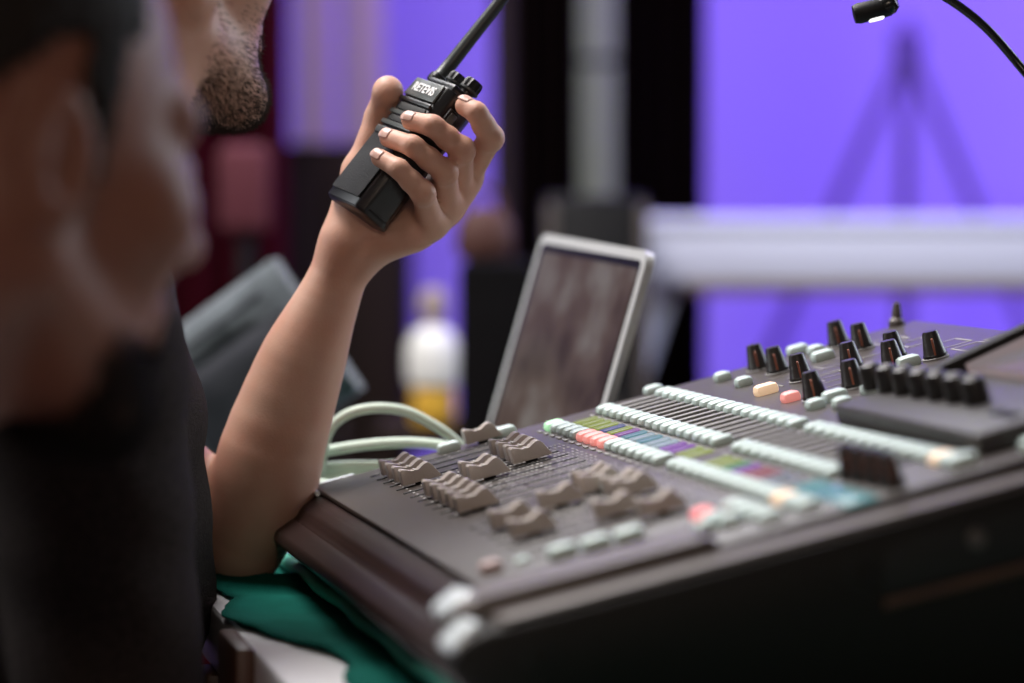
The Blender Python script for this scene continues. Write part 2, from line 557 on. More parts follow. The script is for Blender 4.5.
# low dark panelled cabinet behind the forearm
cb = empty('storage_cabinet', (xa(326, 5.0), 5.0, 0))
cw = xa(404, 5.0) - xa(240, 5.0)
ch_ = zpx(143, 5.0)
MB().box((0, 0.15, ch_ / 2), (cw, 0.3, ch_), 0.006).build('body', M['brownbox'], cb)
for s in (-1, 1):
    d = MB().box((s * cw * 0.245, -0.008, ch_ / 2), (cw * 0.46, 0.016, ch_ * 0.9), 0.004).build('door', M['brownbox'], cb)
    MB().box((-s * cw * 0.0, 0, 0), (0.01, 0.014, 0.09), 0.003).build('handle', M['rail'], d, loc=(s * 0.022, -0.022, ch_ * 0.55))
tag(cb, 'dark brown storage cabinet behind the raised forearm', 'cabinet')

# black flight case in front of the column
fc = empty('flight_case', (xa(592, 4.3), 4.25, 0))
fw = xa(640, 4.3) - xa(545, 4.3)
fh = zpx(196, 4.3)
MB().box((0, 0, fh / 2), (fw, 0.4, fh), 0.008).build('body', M['black'], fc)
for s in (-1, 1):
    MB().box((s * (fw / 2 - 0.006), -0.2, fh / 2), (0.014, 0.012, fh * 0.98), 0.003).build('edge_rail', M['rail'], fc)
MB().box((0, -0.202, fh * 0.6), (fw * 0.96, 0.008, 0.012), 0.002).build('lid_seam', M['rail'], fc)
MB().box((0, -0.205, fh * 0.72), (0.05, 0.012, 0.03), 0.004).build('latch', M['rail'], fc)
tag(fc, 'tall black flight case with metal edges behind the laptop', 'case')

# black loudspeaker beside the laptop, on the floor
sp = empty('loudspeaker', (xa(497, 3.55), 3.66, 0))
sw = xa(540, 3.55) - xa(464, 3.55)
shh = zpx(262, 3.55)
MB().box((0, 0, shh / 2), (sw, 0.26, shh), 0.01).build('cabinet', M['matt'], sp)
MB().box((0, -0.132, shh * 0.55), (sw * 0.84, 0.006, shh * 0.8), 0.003).build('grille', M['matt'], sp)
tag(sp, 'slim black loudspeaker standing to the left of the laptop lid', 'loudspeaker')
lb = empty('leather_bag', (xa(484, 3.55), 3.66, shh))
MB().lathe([(0.0, 0), (0.030, 0.002), (0.036, 0.012), (0.035, 0.04), (0.027, 0.058), (0.012, 0.064), (0, 0.065)], 20, Matrix.Diagonal((1.0, 0.75, 1.0, 1))).build('body', M['leather'], lb)
MB().tube([Vector((0.022 * math.cos(a), 0, 0.058 + 0.03 * math.sin(a))) for a in [PI * i / 10 for i in range(11)]], 0.0035, 8).build('strap', M['leather'], lb)
tag(lb, 'small reddish brown leather bag on the black loudspeaker', 'bag')

# far dark table with the bottle
ft = empty('side_table', (xa(455, 4.1), 4.05, 0))
fz = zpx(419, 4.1)
MB().box((0, 0, fz - 0.0125), (0.2, 0.26, 0.025), 0.004).build('tabletop', M['brownbox'], ft)
for sx in (-1, 1):
    for sy in (-1, 1):
        MB().box((sx * 0.085, sy * 0.11, (fz - 0.025) / 2), (0.025, 0.025, fz - 0.025), 0.003).build('leg', M['brownbox'], ft)
tag(ft, 'small dark side table holding the white and yellow bottle', 'table')
bt = empty('squeeze_bottle', (xa(433, 4.0), 3.99, fz))
MB().lathe([(0, 0), (0.026, 0), (0.029, 0.004), (0.029, 0.045), (0.027, 0.05)], 24).build('yellow_base', M['yellowpl'], bt)
MB().lathe([(0.027, 0.05), (0.034, 0.056), (0.036, 0.075), (0.035, 0.105), (0.026, 0.124), (0.014, 0.132)], 24).build('white_body', M['whitepl'], bt)
MB().lathe([(0.012, 0.130), (0.012, 0.14), (0.017, 0.15), (0.02, 0.165), (0.014, 0.18), (0, 0.184)], 20).build('cap', M['tanpl'], bt)
tag(bt, 'white bottle with yellow base and tan cap on the far side table', 'bottle')

# red chair far left
rc = empty('red_chair', (xa(238, 3.9), 4.0, 0))
rz_ = zpx(143, 3.9)
MB().box((0, 0.0, rz_ - 0.06), (0.07, 0.03, 0.12), 0.03 * 0.49, seg=3).build('backrest', M['red_seat'], rc)
MB().box((0, -0.03, rz_ - 0.55), (0.3, 0.26, 0.06), 0.02, seg=3).build('seat', M['red_seat'], rc)
MB().tube([(0, 0.01, rz_ - 0.57), (0, 0.012, rz_ - 0.10)], 0.012).build('back_post', M['black'], rc)
for sx in (-1, 1):
    for sy in (-1, 1):
        MB().tube([(sx * .12, -0.03 + sy * .1, rz_ - .57), (sx * .13, -0.03 + sy * .11, 0)], 0.011).build('leg', M['black'], rc)
tag(rc, 'red upholstered stool chair with narrow backrest in front of maroon curtain', 'chair')

# long white table at the right, in front of the purple backdrop
TY = 4.45
tx0, tx1 = xa(640, TY), xa(1190, TY)
tz1, tz0 = zpx(218, TY), zpx(284, TY)
wt = empty('stage_table', ((tx0 + tx1) / 2, TY + 0.2, 0))
tw = tx1 - tx0
MB().box((0, 0, tz1 - 0.01), (tw, 0.44, 0.02), 0.006).build('tabletop', M['whitecloth'], wt)
MB().box((0, -0.205, (tz1 + tz0) / 2 - 0.008), (tw - 0.01, 0.02, tz1 - tz0 - 0.02), 0.006).build('front_fascia', M['whitecloth'], wt)
MB().box((0.03, -0.208, tz0 - 0.006), (tw - 0.08, 0.022, 0.016), 0.003).build('bottom_trim', M['trimbrown'], wt)
for sx in (-1, 1):
    for yy in (-0.17, 0.17):
        b = MB()
        x1 = sx * (tw / 2 - 0.045)
        b.prism([(-0.018, tz0 + 0.02), (0.018, tz0 + 0.02), (0.018, 0), (-0.018, 0)], -0.02, 0.02, 0.004)
        o = b.build('leg', M['whitecloth'], wt)
        o.location = (x1, yy, 0)
        for v in o.data.vertices:
            if v.co.z < 0.1: v.co.x -= sx * -0.0 + 0.30 * sx * -1 * -1 if sx > 0 else 0.30
tag(wt, 'long white stage table with thick front edge before the purple backdrop', 'table')

# tripod stand against the backdrop
ty = 5.75
ts = empty('tripod_stand', (xa(906, ty), ty, 0))
px0 = xa(906, ty)
zt = zpx(28, ty)
MB().tube([(0, 0, 0.30), (0, 0, zt + 0.02)], [0.016, 0.012]).build('pole', M['stand_haze'], ts)
for (pxe, dy) in ((780, -0.12), (1022, -0.12), (912, 0.32)):
    dx = (xa(pxe, ty) - px0) * 1.0
    k = zt - 0.03
    dz = zpx(330, ty)
    f = (k) / (k - dz)
    MB().tube([(0, 0, k), (dx * f, dy, 0.012)], 0.013).build('leg', M['stand_haze'], ts)
MB().lathe([(0.02, zt - 0.06), (0.03, zt - 0.05), (0.03, zt - 0.01), (0.018, zt + 0.0)], 16).build('collar', M['stand_haze'], ts)
tag(ts, 'tall tripod stand in front of the purple stage backdrop', 'stand')

# ================================================================== TABLE, CLOTH
PSI, AL = 0.2214, 0.2475
P0 = Vector(((313 - 512) / FPX * 2.108, 2.108, CAMZ - 0.2048))
RZ = PSI - PI / 2
wv = Vector((math.sin(PSI), -math.cos(PSI), 0))
rv = Vector((math.cos(PSI), math.sin(PSI), 0))
TZ = 0.75
E0 = Vector((-0.213, 2.052, 0))          # a point on the table's front edge


def tl(a, b, z=0.0):                      # table frame: a along the front edge (towards the camera), b away from the men
    return E0 + wv * a + rv * b + Vector((0, 0, z))


tb = empty('desk', tl(0, 0), RZ)
MB().box((0.10, 0.45, TZ - 0.024), (1.50, 0.90, 0.044), 0.004).build('desktop', M['laminate'], tb)
for a in (-0.58, 0.05, 0.78):
    for b_ in (0.018, 0.86):
        MB().box((a, b_ + (0.0 if b_ > .5 else 0.0), (TZ - 0.046) / 2), (0.05, 0.05, TZ - 0.046), 0.004).build('leg', M['brownwood'], tb)
MB().box((0.10, 0.10, TZ - 0.10), (1.40, 0.02, 0.10), 0.003).build('rail', M['beige'], tb)
for a in (0.225,):
    MB().box((a, -0.006, TZ - 0.055), (0.085, 0.012, 0.11), 0.003).build('edge_reflection', M['brownwood'], tb)  # brown block standing in for a reflection in the glossy desk edge
tag(tb, 'white edged desk under the green cloth and mixing console', 'desk')

# green cloth with a ragged front edge, thin folds
b = MB()
na, nb = 150, 70
g = []
rng = random.Random(5)
ph = [rng.uniform(0, 6.28) for _ in range(6)]
edge = [0.005 * math.sin(25 * i / na + ph[0]) + 0.003 * math.sin(60 * i / na + ph[1]) + 0.0008 * math.sin(190 * i / na + ph[2]) + 0.0006 * rng.uniform(-1, 1) for i in range(na + 1)]
for i in range(na + 1):
    a = -0.62 + 1.42 * i / na
    row = []
    inset = 0.004 + 0.040 * max(0, min(1, (a - 0.10) / 0.34)) + edge[i] + (0.008 * math.sin(26 * a) if a > 0.0 else 0)
    for j in range(nb + 1):
        t = j / nb
        bb = inset + (0.86 - inset) * t
        wz = 0.0015 + 0.0012 * math.sin(60 * a + 3) * math.exp(-((bb - 0.05) / 0.08) ** 2)
        wz += 0.006 * math.exp(-((a + 0.16 - bb * 0.5) / 0.018) ** 2) * (1 if bb < 0.2 else math.exp(-((bb - .2) / .05) ** 2))
        wz += 0.005 * math.exp(-((a + 0.035 - bb * 0.35) / 0.014) ** 2) * (1 if bb < 0.12 else math.exp(-((bb - .12) / .04) ** 2))
        row.append(b.bm.verts.new((a, bb, TZ + wz)))
    g.append(row)
for i in range(na):
    for j in range(nb):
        b.bm.faces.new((g[i][j], g[i + 1][j], g[i + 1][j + 1], g[i][j + 1]))
gc = b.build('table_cloth', M['green_cloth'])
gc.location = tl(0, 0); gc.rotation_euler = (0, 0, RZ)
sm = gc.modifiers.new('thick', 'SOLIDIFY'); sm.thickness = 0.0015; sm.offset = 1
tag(gc, 'dark green felt cloth with a ragged edge lying on the desk', 'cloth')
CO = Vector((P0.x, P0.y, TZ))
# cloth fold along the console foot, its caught light painted as brighter green
hp = []
for i in range(40):
    a = -0.10 + 0.66 * i / 39
    p = CO + wv * a + rv * (-0.012 + 0.0015 * math.sin(40 * a)) + Vector((0, 0, 0.0095))
    hp.append(gc.matrix_world.inverted() @ p if False else p)
inv = (Matrix.Translation(tl(0, 0)) @ Matrix.Rotation(RZ, 4, 'Z')).inverted()
MB().tube([inv @ p for p in hp], 0.0048, 10).build('lit_fold', M['lit_fold'], gc)

# ================================================================== MIXING CONSOLE
Z0 = P0.z - TZ
mc = empty('mixing_console', CO, RZ)
tag(mc, 'large digital mixing console with rows of white buttons on the green cloth', 'mixing console')
ca, sa = math.cos(AL), math.sin(AL)


def pl(a, bb, h=0.0):
    return Vector((a, bb * ca - h * sa, Z0 + bb * sa + h * ca))


PMX = Matrix(((1, 0, 0, 0), (0, ca, -sa, 0), (0, sa, ca, Z0), (0, 0, 0, 1)))      # panel frame in console frame
ROTX = (AL, 0, 0)
PD = 0.462          # panel depth
AW = 0.635          # panel width
ye, ze = PD * ca, Z0 + PD * sa
prof = [(0.004, Z0 - 0.001), (ye, ze - 0.002), (ye + 0.02, ze - 0.012), (ye + 0.022, 0.02), (ye - 0.01, 0.012), (0.02, 0.010),
        (-0.012, 0.018), (-0.034, 0.033), (-0.033, 0.040), (-0.022, 0.0475), (-0.018, 0.049), (-0.014, 0.056), (-0.006, 0.0605)]
MB().prism(prof, 0.0, AW, 0.0025).build('chassis', M['chassis'], mc)
# feet
for a in (0.06, AW - 0.05):
    for yy in (0.05, ye - 0.05):
        MB().lathe([(0.016, 0.0025), (0.018, 0.005), (0.018, 0.013)], 20).build('foot', M['rubber'], mc, loc=(a, yy, 0))
# control surface plate
b = MB()
b.box((AW / 2, PD / 2, 0.0), (AW, PD, 0.004), 0.0012, mx=PMX)
b.build('control_panel', M['panel'], mc)
# far thin bright corner trim
MB().tube([pl(-0.002, 0.03, 0.001), pl(-0.003, 0.008, 0.001), pl(-0.001, 0.0, 0.0005), pl(0.03, -0.002, 0.0)], 0.0018, 8).build('corner_trim', M['railcap'], mc)

# near side: inner armrest rail and black cheek
MB().prism([(-0.030, 0.052), (-0.034, 0.060), (-0.028, 0.068), (-0.016, 0.071), (0.10, 0.099), (0.108, 0.098), (0.108, 0.07), (-0.02, 0.045)], AW - 0.036, AW + 0.002, 0.003).build('inner_rail', M['rail'], mc)
CT = 0.665
ckp = [(-0.036, 0.036), (-0.036, 0.046), (-0.030, 0.054), (-0.016, 0.060), (0.26, 0.1225), (0.50, 0.178), (0.512, 0.172), (0.516, 0.02), (0.06, 0.010), (-0.004, 0.014), (-0.024, 0.022)]
ck = MB().prism(ckp, AW, CT, 0.006, seg=3).build('side_cheek', M['cheek'], mc)
MB().prism([(-0.014, 0.0595), (0.26, 0.1215), (0.49, 0.1735), (0.49, 0.1780), (0.26, 0.1262), (-0.010, 0.0645)], AW + 0.002, CT - 0.003, 0.0022).build('cheek_top_rail', M['rail'], ck)
MB().box((0, 0, 0), (0.024, 0.019, 0.007), 0.0034, seg=3).build('rail_end_cap', M['railcap'], mc, loc=(AW - 0.017, -0.026, 0.0665), rot=(0.65, 0, 0.2))
MB().box((0, 0, 0), (0.022, 0.020, 0.007), 0.0034, seg=3).build('rail_end_cap', M['railcap'], mc, loc=(AW + 0.013, -0.029, 0.0545), rot=(0.75, 0, 0.2))
for (yy, zz) in ((0.008, 0.046), (0.172, 0.083), (0.36, 0.125)):
    MB().lathe([(0.0, -0.002), (0.0075, -0.002), (0.0085, 0.0008), (0.0062, 0.0012), (0.0055, -0.0012), (0.0, -0.0012)], 20, Matrix.Rotation(PI / 2, 4, 'Y')).build('screw_recess', M['dark'], ck, loc=(CT, yy, zz))
rec = MB().prism([(0.185, 0.070), (0.40, 0.118), (0.40, 0.145), (0.20, 0.100), (0.185, 0.092)], CT - 0.003, CT + 0.0006, 0.001).build('handle_recess', M['dark'], ck)
MB().tube([(CT + 0.001, 0.185, 0.066), (CT + 0.002, 0.40, 0.114)], 0.0025, 8).build('recess_lip', M['brownwood'], ck)
MB().lathe([(0, 0), (0.005, 0), (0.005, 0.003), (0.004, 0.0035), (0, 0.0035)], 16, Matrix.Rotation(PI / 2, 4, 'Y')).build('recess_screw', M['rail'], ck, loc=(CT - 0.0005, 0.234, 0.098))


def pobj(name, me, a, bb, h=0.0, parent=mc, rz=0.0):
    o = link_mesh(name, me, parent)
    o.matrix_local = PMX @ Matrix.Translation((a, bb, h)) @ Matrix.Rotation(rz, 4, 'Z')
    return o


# --- fader slots and caps
slot_me = MB().box((0, 0, 0), (0.0032, 0.108, 0.0008), 0.0003).mesh('fader_slot', M['dark'])
FA = [0.036 + 0.0248 * i for i in range(12)] + [0.372 + 0.0248 * i for i in range(7)]
for a in FA:
    pobj('fader_slot', slot_me, a, 0.090, 0.0021)
capP = [(0, 0.002), (0, 0.0118), (0.0014, 0.0128), (0.004, 0.0118), (0.008, 0.0098), (0.0125, 0.0098), (0.0165, 0.0125), (0.0185, 0.0134), (0.0203, 0.0130), (0.0222, 0.0110), (0.0262, 0.0034), (0.0268, 0.002)]
b = MB()
b.prism(capP, -0.0049, 0.0049, 0.0004)
cap_me = b.mesh('fader_cap', M['cap'])
line_me = MB().box((0, 0.0105, 0.0101), (0.0094, 0.0011, 0.0009), 0.0002).mesh('centre_line', M['capline'])
stem_me = MB().box((0, 0.013, 0.001), (0.0018, 0.008, 0.004), 0.0003).mesh('stem', M['dark'])
cappos = [(0.058, 0.041), (0.0828, 0.041), (0.1076, 0.041), (0.1324, 0.041),
          (0.2105, 0.042), (0.2353, 0.042), (0.2601, 0.042), (0.2849, 0.042), (0.3115, 0.0415),
          (0.172, 0.0745), (0.1975, 0.0745), (0.107, 0.110), (0.130, 0.110), (0.153, 0.110), (0.1735, 0.109),
          (0.018, 0.110), (0.404, 0.043), (0.455, 0.043), (0.3835, 0.0775), (0.345, 0.109), (0.3665, 0.108), (0.471, 0.089),
          (0.398, 0.114), (0.419, 0.114), (0.505, 0.106)]
for a, bb in cappos:
    c = pobj('fader_cap', cap_me, a, bb, 0.002)
    l = link_mesh('centre_line', line_me, c)
    l = link_mesh('stem', stem_me, c)

# --- printed scale ticks between the faders
b = MB()
for a in FA:
    for k in range(11):
        for sx in (-1, 1):
            b.box((a + sx * 0.0066, 0.042 + 0.0100 * k, 0.0021), (0.0042, 0.0009 if k % 5 else 0.0015, 0.0003), 0, mx=PMX)
for i in range(27):
    for j in range(30):
        if random.random() < 0.85:
            b.box((0.13 + 0.0124 * i, 0.062 + 0.0031 * j, 0.0021), (0.0056, 0.0013, 0.0003), 0, mx=PMX)
for j, bb in enumerate((0.2015, 0.2195, 0.2515, 0.1595, 0.182)):
    b.box((0.33, bb, 0.0021), (0.56, 0.0006, 0.0003), 0, mx=PMX)
for i in range(9):
    b.box((0.05 + 0.03 * i, 0.308 + 0.02 * (i % 3), 0.0021), (0.018, 0.0012, 0.0003), 0, mx=PMX)
    b.box((0.06 + 0.03 * i, 0.345 + 0.02 * (i % 3), 0.0021), (0.0012, 0.03, 0.0003), 0, mx=PMX)
    b.box((0.10 + 0.022 * i, 0.335 + 0.006 * (i % 4), 0.0021), (0.0010, 0.045, 0.0003), 0, mx=PMX)
for (a, bb, w_, l_) in ((0.07, 0.415, 0.03, 0.02), (0.115, 0.418, 0.03, 0.02), (0.165, 0.425, 0.03, 0.02), (0.215, 0.425, 0.045, 0.02), (0.215, 0.445, 0.045, 0.012)):
    for s in (-1, 1):
        b.box((a + s * w_ / 2, bb, 0.0021), (0.0016, l_, 0.0003), 0, mx=PMX)
        b.box((a, bb + s * l_ / 2, 0.0021), (w_, 0.0016, 0.0003), 0, mx=PMX)
b.build('printed_legend', M['prnt'], mc, smooth=False)

# --- buttons
btn = {}
def button_mesh(sx, sy, h, m):
    return MB().box((0, 0, h / 2), (sx, sy, h), min(sx, sy) * 0.28, seg=2).mesh('button', m)
for k in ('white_btn', 'pink', 'red', 'amber', 'green', 'palepink'):
    btn[k] = button_mesh(0.0130, 0.0145, 0.0078, M[k])
    btn[k + 'L'] = button_mesh(0.0125, 0.0165, 0.0090, M[k])
    btn[k + 'S'] = button_mesh(0.0125, 0.0125, 0.0085, M[k])
    btn[k + 'T'] = button_mesh(0.009, 0.009, 0.005, M[k])
PITCHB = 0.0188
rowB = [0.046 + PITCHB * i for i in range(16)] + [0.364 + PITCHB * i for i in range(14)]
for i, a in enumerate(rowB):
    k = 'green' if i == 0 else ('pink' if 5 <= i <= 8 else ('amber' if i == 27 else 'white_btn'))
    pobj('select_button', btn[k], a, 0.1695)
rowC = [0.038 + PITCHB * i for i in range(16)] + [0.366 + PITCHB * i for i in range(10)]
for a in rowC:
    pobj('mute_button', btn['white_btn'], a, 0.2105)
rowD = [0.004, ] + [0.036 + PITCHB * i for i in range(17)] + [0.372 + PITCHB * i for i in range(13)]
for a in rowD:
    pobj('solo_button', btn['white_btn'], a, 0.2555)
# small dark status lamps under the button rows
led_me = MB().box((0, 0, 0.0003), (0.009, 0.0026, 0.0012), 0.0004).mesh('status_lamp', M['tick'])
for a in rowB: pobj('status_lamp', led_me, a, 0.1585, 0.002)
for a in rowC: pobj('mute_lamp', led_me, a, 0.1995, 0.002)
# lone buttons
for (a, bb, k, nm) in ((0.016, 0.098, 'white_btnL', 'layer_button'), (0.014, 0.140, 'white_btnL', 'layer_button'), (0.006, 0.135, 'white_btnS', 'layer_button'),
                   (0.362, 0.0905, 'amberL', 'layer_button'), (0.374, 0.126, 'white_btnL', 'layer_button'), (0.402, 0.132, 'white_btnS', 'layer_button'),
                   (0.4865, 0.128, 'white_btnS', 'layer_button'),
                   (0.530, 0.014, 'palepinkS', 'page_button'), (0.527, 0.032, 'white_btnT', 'page_button'), (0.545, 0.0505, 'white_btnL', 'page_button'), (0.549, 0.0685, 'white_btnL', 'page_button'),
                   (0.552, 0.0865, 'white_btnL', 'page_button'),
                   (0.553, 0.1283, 'redS', 'page_button'), (0.575, 0.1285, 'white_btnS', 'page_button'), (0.592, 0.132, 'white_btnS', 'page_button'), (0.59, 0.118, 'white_btnS', 'page_button'),
                   (0.550, 0.1475, 'white_btn', 'page_button'), (0.570, 0.1475, 'white_btn', 'page_button'), (0.590, 0.1475, 'white_btn', 'page_button'), (0.610, 0.1475, 'white_btn', 'page_button'),
                   (0.585, 0.255, 'amber', 'page_button'), (0.612, 0.256, 'white_btnL', 'page_button'), (0.598, 0.2955, 'white_btnL', 'page_button'), (0.622, 0.292, 'white_btnS', 'page_button')):
    pobj(nm, btn[k], a, bb)
for (a, bb, k) in ((0.040, 0.298, 'white_btnS'), (0.094, 0.297, 'white_btnS'), (0.161, 0.292, 'amberL'), (0.223, 0.289, 'pinkS'), (0.010, 0.366, 'white_btnL'), (0.034, 0.372, 'white_btnS'),
                   (0.075, 0.363, 'white_btnL'), (0.272, 0.303, 'white_btnL'), (0.283, 0.286, 'white_btnS'), (0.306, 0.296, 'white_btnS'), (0.228, 0.338, 'white_btnS'),
                   (0.265, 0.343, 'white_btnL'), (0.285, 0.325, 'white_btnL'), (0.214, 0.376, 'white_btnL')):
    pobj('function_button', btn[k], a, bb)

# --- scribble strips
strip_me = [MB().box((0, 0, 0.0006), (0.0120, 0.0165, 0.0014), 0.0004).mesh('scribble_strip', M['strip%d' % i]) for i in range(10)]
seq = [0, 0, 0, 0, 1, 0, 2, 3, 4, 3, 4, 4, 5, 5, 0, 0]
for i, k in enumerate(seq):
    pobj('scribble_strip', strip_me[k], 0.052 + PITCHB * i, 0.1915, 0.0018)
for i, k in enumerate([0, 0, 6, 5, 7, 7, 8, 8]):
    pobj('scribble_strip', strip_me[k], 0.378 + 0.0188 * i, 0.1905, 0.0018)
MB().box((0.585, 0.1915, 0.0008), (0.095, 0.017, 0.0018), 0.0005, mx=PMX @ Matrix.Translation((0, 0, 0.0018))).build('teal_display', M['strip9'], mc)

# --- meter slats between two button rows
sl_me = MB().box((0, 0, 0.0012), (0.0060, 0.029, 0.0024), 0.0006).mesh('meter_slat', M['tick'])
gr_me = MB().box((0, 0, 0.0003), (0.0088, 0.030, 0.0008), 0.0002).mesh('meter_window', M['dark'])
for i in range(29):
    a = 0.026 + PITCHB * i
    pobj('meter_window', gr_me, a, 0.2335, 0.002)
    if i < 28: pobj('meter_slat', sl_me, a + PITCHB / 2, 0.2335, 0.002)

# --- tall tapered knobs
kp = [(0.0082, 0.0), (0.0082, 0.003), (0.0077, 0.0036), (0.0053, 0.0178), (0.0046, 0.0188), (0, 0.0190)]
kn_me = MB().lathe(kp, 22).mesh('encoder_knob', M['knob'])
kr_me = MB().lathe([(0.0, 0.0), (0.0092, 0.0), (0.0092, 0.0010), (0.0085, 0.0013), (0, 0.0013)], 22).mesh('knob_ring', M['tick'])
kq_me = MB().box((-0.0, -0.0070, 0.0105), (0.0014, 0.0016, 0.013), 0.0004, mx=Matrix.Translation((0, 0.0, 0)) @ Matrix.Rotation(0, 4, 'X')).mesh('pointer', M['pointer'])
for (a, bb) in ((0.036, 0.327), (0.078, 0.328), (0.147, 0.3225), (0.247, 0.298), (0.028, 0.392), (0.076, 0.393), (0.243, 0.3265), (0.157, 0.356), (0.165, 0.385), (0.204, 0.369), (0.215, 0.395)):
    k = pobj('encoder_knob', kn_me, a, bb, 0.002, rz=1.25)
    q = link_mesh('pointer', kq_me, k)
    q.matrix_local = Matrix.Rotation(0.18, 4, 'X') @ Matrix.Translation((0, 0.0005, -0.0008))
    link_mesh('knob_ring', kr_me, k)
for (a, bb) in ((0.5560, 0.213), (0.5755, 0.214), (0.595, 0.215), (0.6145, 0.216)):
    k = pobj('encoder_knob', kn_me, a, bb, 0.002, rz=1.25)
    k.scale = (0.78, 0.78, 1.0)
    q = link_mesh('pointer', kq_me, k)
    q.matrix_local = Matrix.Rotation(0.18, 4, 'X') @ Matrix.Translation((0, 0.0005, -0.0008))

# --- raised touch-screen unit
SU = MB().box(((0.372 + 0.605) / 2, 0.372, 0.0085), (0.605 - 0.372, 0.205, 0.013), 0.003, mx=PMX, seg=3).build('display_unit', M['unit'], mc)
SB = PMX @ Matrix.Translation((0.385, 0.318, 0.0155)) @ Matrix.Rotation(math.radians(7), 4, 'X')
b = MB()
b.prism([(0.0, -0.004), (0.0, 0.006), (0.20, 0.014), (0.20, -0.02)], 0.0, 0.013, 0.0015, mx=SB)
b.prism([(0.186, -0.01), (0.186, 0.0135), (0.20, 0.0135), (0.20, -0.01)], 0.013, 0.207, 0.0015, mx=SB)
b.prism([(0.0, -0.004), (0.0, 0.006), (0.20, 0.014), (0.20, -0.02)], 0.207, 0.220, 0.0015, mx=SB)
b.build('display_bezel', M['cheek'], SU)
MB().prism([(0.030, -0.004), (0.030, 0.002), (0.188, 0.008), (0.188, -0.006)], 0.012, 0.208, 0.0008, mx=SB).build('screen', M['desk_screen'], SU)
sk_me = MB().lathe([(0.0076, 0.0), (0.0074, 0.012), (0.0066, 0.0145), (0.005, 0.0155), (0, 0.0157)], 22).mesh('soft_knob', M['knob'])
sk_t = MB().lathe([(0, 0.0152), (0.0035, 0.0156), (0.0032, 0.0162), (0, 0.0163)], 14).mesh('knob_cap', M['tick'])
for i in range(7):
    k = pobj('soft_knob', sk_me, 0.354 + 0.0262 * i, 0.3035 + 0.0008 * i, 0.015, parent=SU)
    link_mesh('knob_cap', sk_t, k)
for i in range(2):
    pobj('soft_button', MB().box((0, 0, 0.001), (0.012, 0.008, 0.002), 0.0008).mesh('soft_button', M['black']), 0.562 + 0.018 * i, 0.300, 0.015, parent=SU)

# --- lamp plug at the rear and the gooseneck lamp
b = MB()
b.lathe([(0.006, 0), (0.006, 0.006), (0.004, 0.008), (0.0035, 0.014), (0.0025, 0.019), (0, 0.02)], 16)
b.build('lamp_plug', M['rail'], mc, loc=pl(0.004, 0.445, 0.0))
gl_base = pl(0.30, 0.475, 0.0)
mcm = Matrix.Translation(CO) @ Matrix.Rotation(RZ, 4, 'Z')
gb = mcm @ gl_base
gl = empty('gooseneck_lamp', gb)
LY = 2.06
path = [gb + Vector((0, 0, 0.012)), gb + Vector((0.004, 0, 0.06)), at(1110, 200, LY - 0.05), at(1066, 122, LY - 0.02), at(1024, 71, LY), at(985, 27, LY), at(945, -3, LY), at(918, -13, LY), at(900, -8, LY), at(891, 2, LY)]
MB().tube([p - gb for p in catmull(path, 8)], 0.0031, 12).build('gooseneck', M['blackgloss'], gl)
MB().lathe([(0.009, -0.004), (0.009, 0.006), (0.006, 0.012), (0.004, 0.02), (0, 0.02)], 18).build('base_plug', M['blackgloss'], gl)
hd = at(873, 10, LY) - gb
ax_ = (at(852, 14, LY) - at(893, 4, LY)).normalized()
rot = ax_.to_track_quat('Z', 'Y').to_matrix().to_4x4()
MB().lathe([(0.0, -0.013), (0.006, -0.0128), (0.0068, -0.011), (0.0072, 0.010), (0.0062, 0.0135), (0, 0.014)], 24).build('lamp_head', M['black'], gl, matx=Matrix.Translation(hd) @ rot)
MB().lathe([(0.0, -0.008), (0.0064, -0.0078), (0.0075, -0.004), (0.0075, 0.003), (0.005, 0.007), (0, 0.008)], 20).build('swivel_joint', M['blackgloss'], gl, loc=at(887, 5, LY) - gb, rot=(0.3, 1.1, 0))
MB().box((0, 0, 0), (0.011, 0.008, 0.004), 0.0015).build('led_window', M['led'], gl, matx=Matrix.Translation(at(876, 18, LY) - gb) @ Matrix.Rotation(-0.26 + 0.5, 4, 'Y').inverted())
tag(gl, 'black gooseneck lamp with white light reaching over the console', 'lamp')

# ================================================================== LAPTOP
TL, TR = at(542, 233, 2.49), at(649, 251, 2.245)
u = (TR - TL); lw = u.length; u = u.normalized()
BLd = at(497, 432, 2.455)
dn = (BLd - TL); dn = (dn - u * dn.dot(u)).normalized()
nn = u.cross(dn).normalized()           # screen normal candidate
if nn.x > 0: nn = -nn
lh = (TL.z - 0.775) / -dn.z
LM = Matrix((( u.x, -dn.x, nn.x, 0), (u.y, -dn.y, nn.y, 0), (u.z, -dn.z, nn.z, 0), (0, 0, 0, 1)))
hinge = TL + dn * lh
lp = empty('laptop', hinge)
lidm = LM.copy()


def rrect(w, h, r, n=6):
    pts = []
    for cx, cy, a0 in ((w - r, h - r, 0), (r, h - r, PI / 2), (r, 0.003, PI), (w - r, 0.003, 1.5 * PI)):
        rr = r if a0 < PI - .1 else 0.003
        for i in range(n + 1):
            a = a0 + PI / 2 * i / n
            pts.append((cx + rr * math.cos(a), cy + rr * math.sin(a)) if rr == r else (cx + (0.003 - r) * (1 if a0 < 4 else -1) + rr * math.cos(a), cy + rr * math.sin(a)))
    return pts


def plate(poly, z0, z1, mx):
    b = MB()
    A = [b.bm.verts.new(mx @ Vector((x, y, z0))) for x, y in poly]
    B = [b.bm.verts.new(mx @ Vector((x, y, z1))) for x, y in poly]
    b.bm.faces.new(A[::-1]); b.bm.faces.new(B)
    n = len(poly)
    for i in range(n):
        j = (i + 1) % n
        b.bm.faces.new((A[i], A[j], B[j], B[i]))
    return b


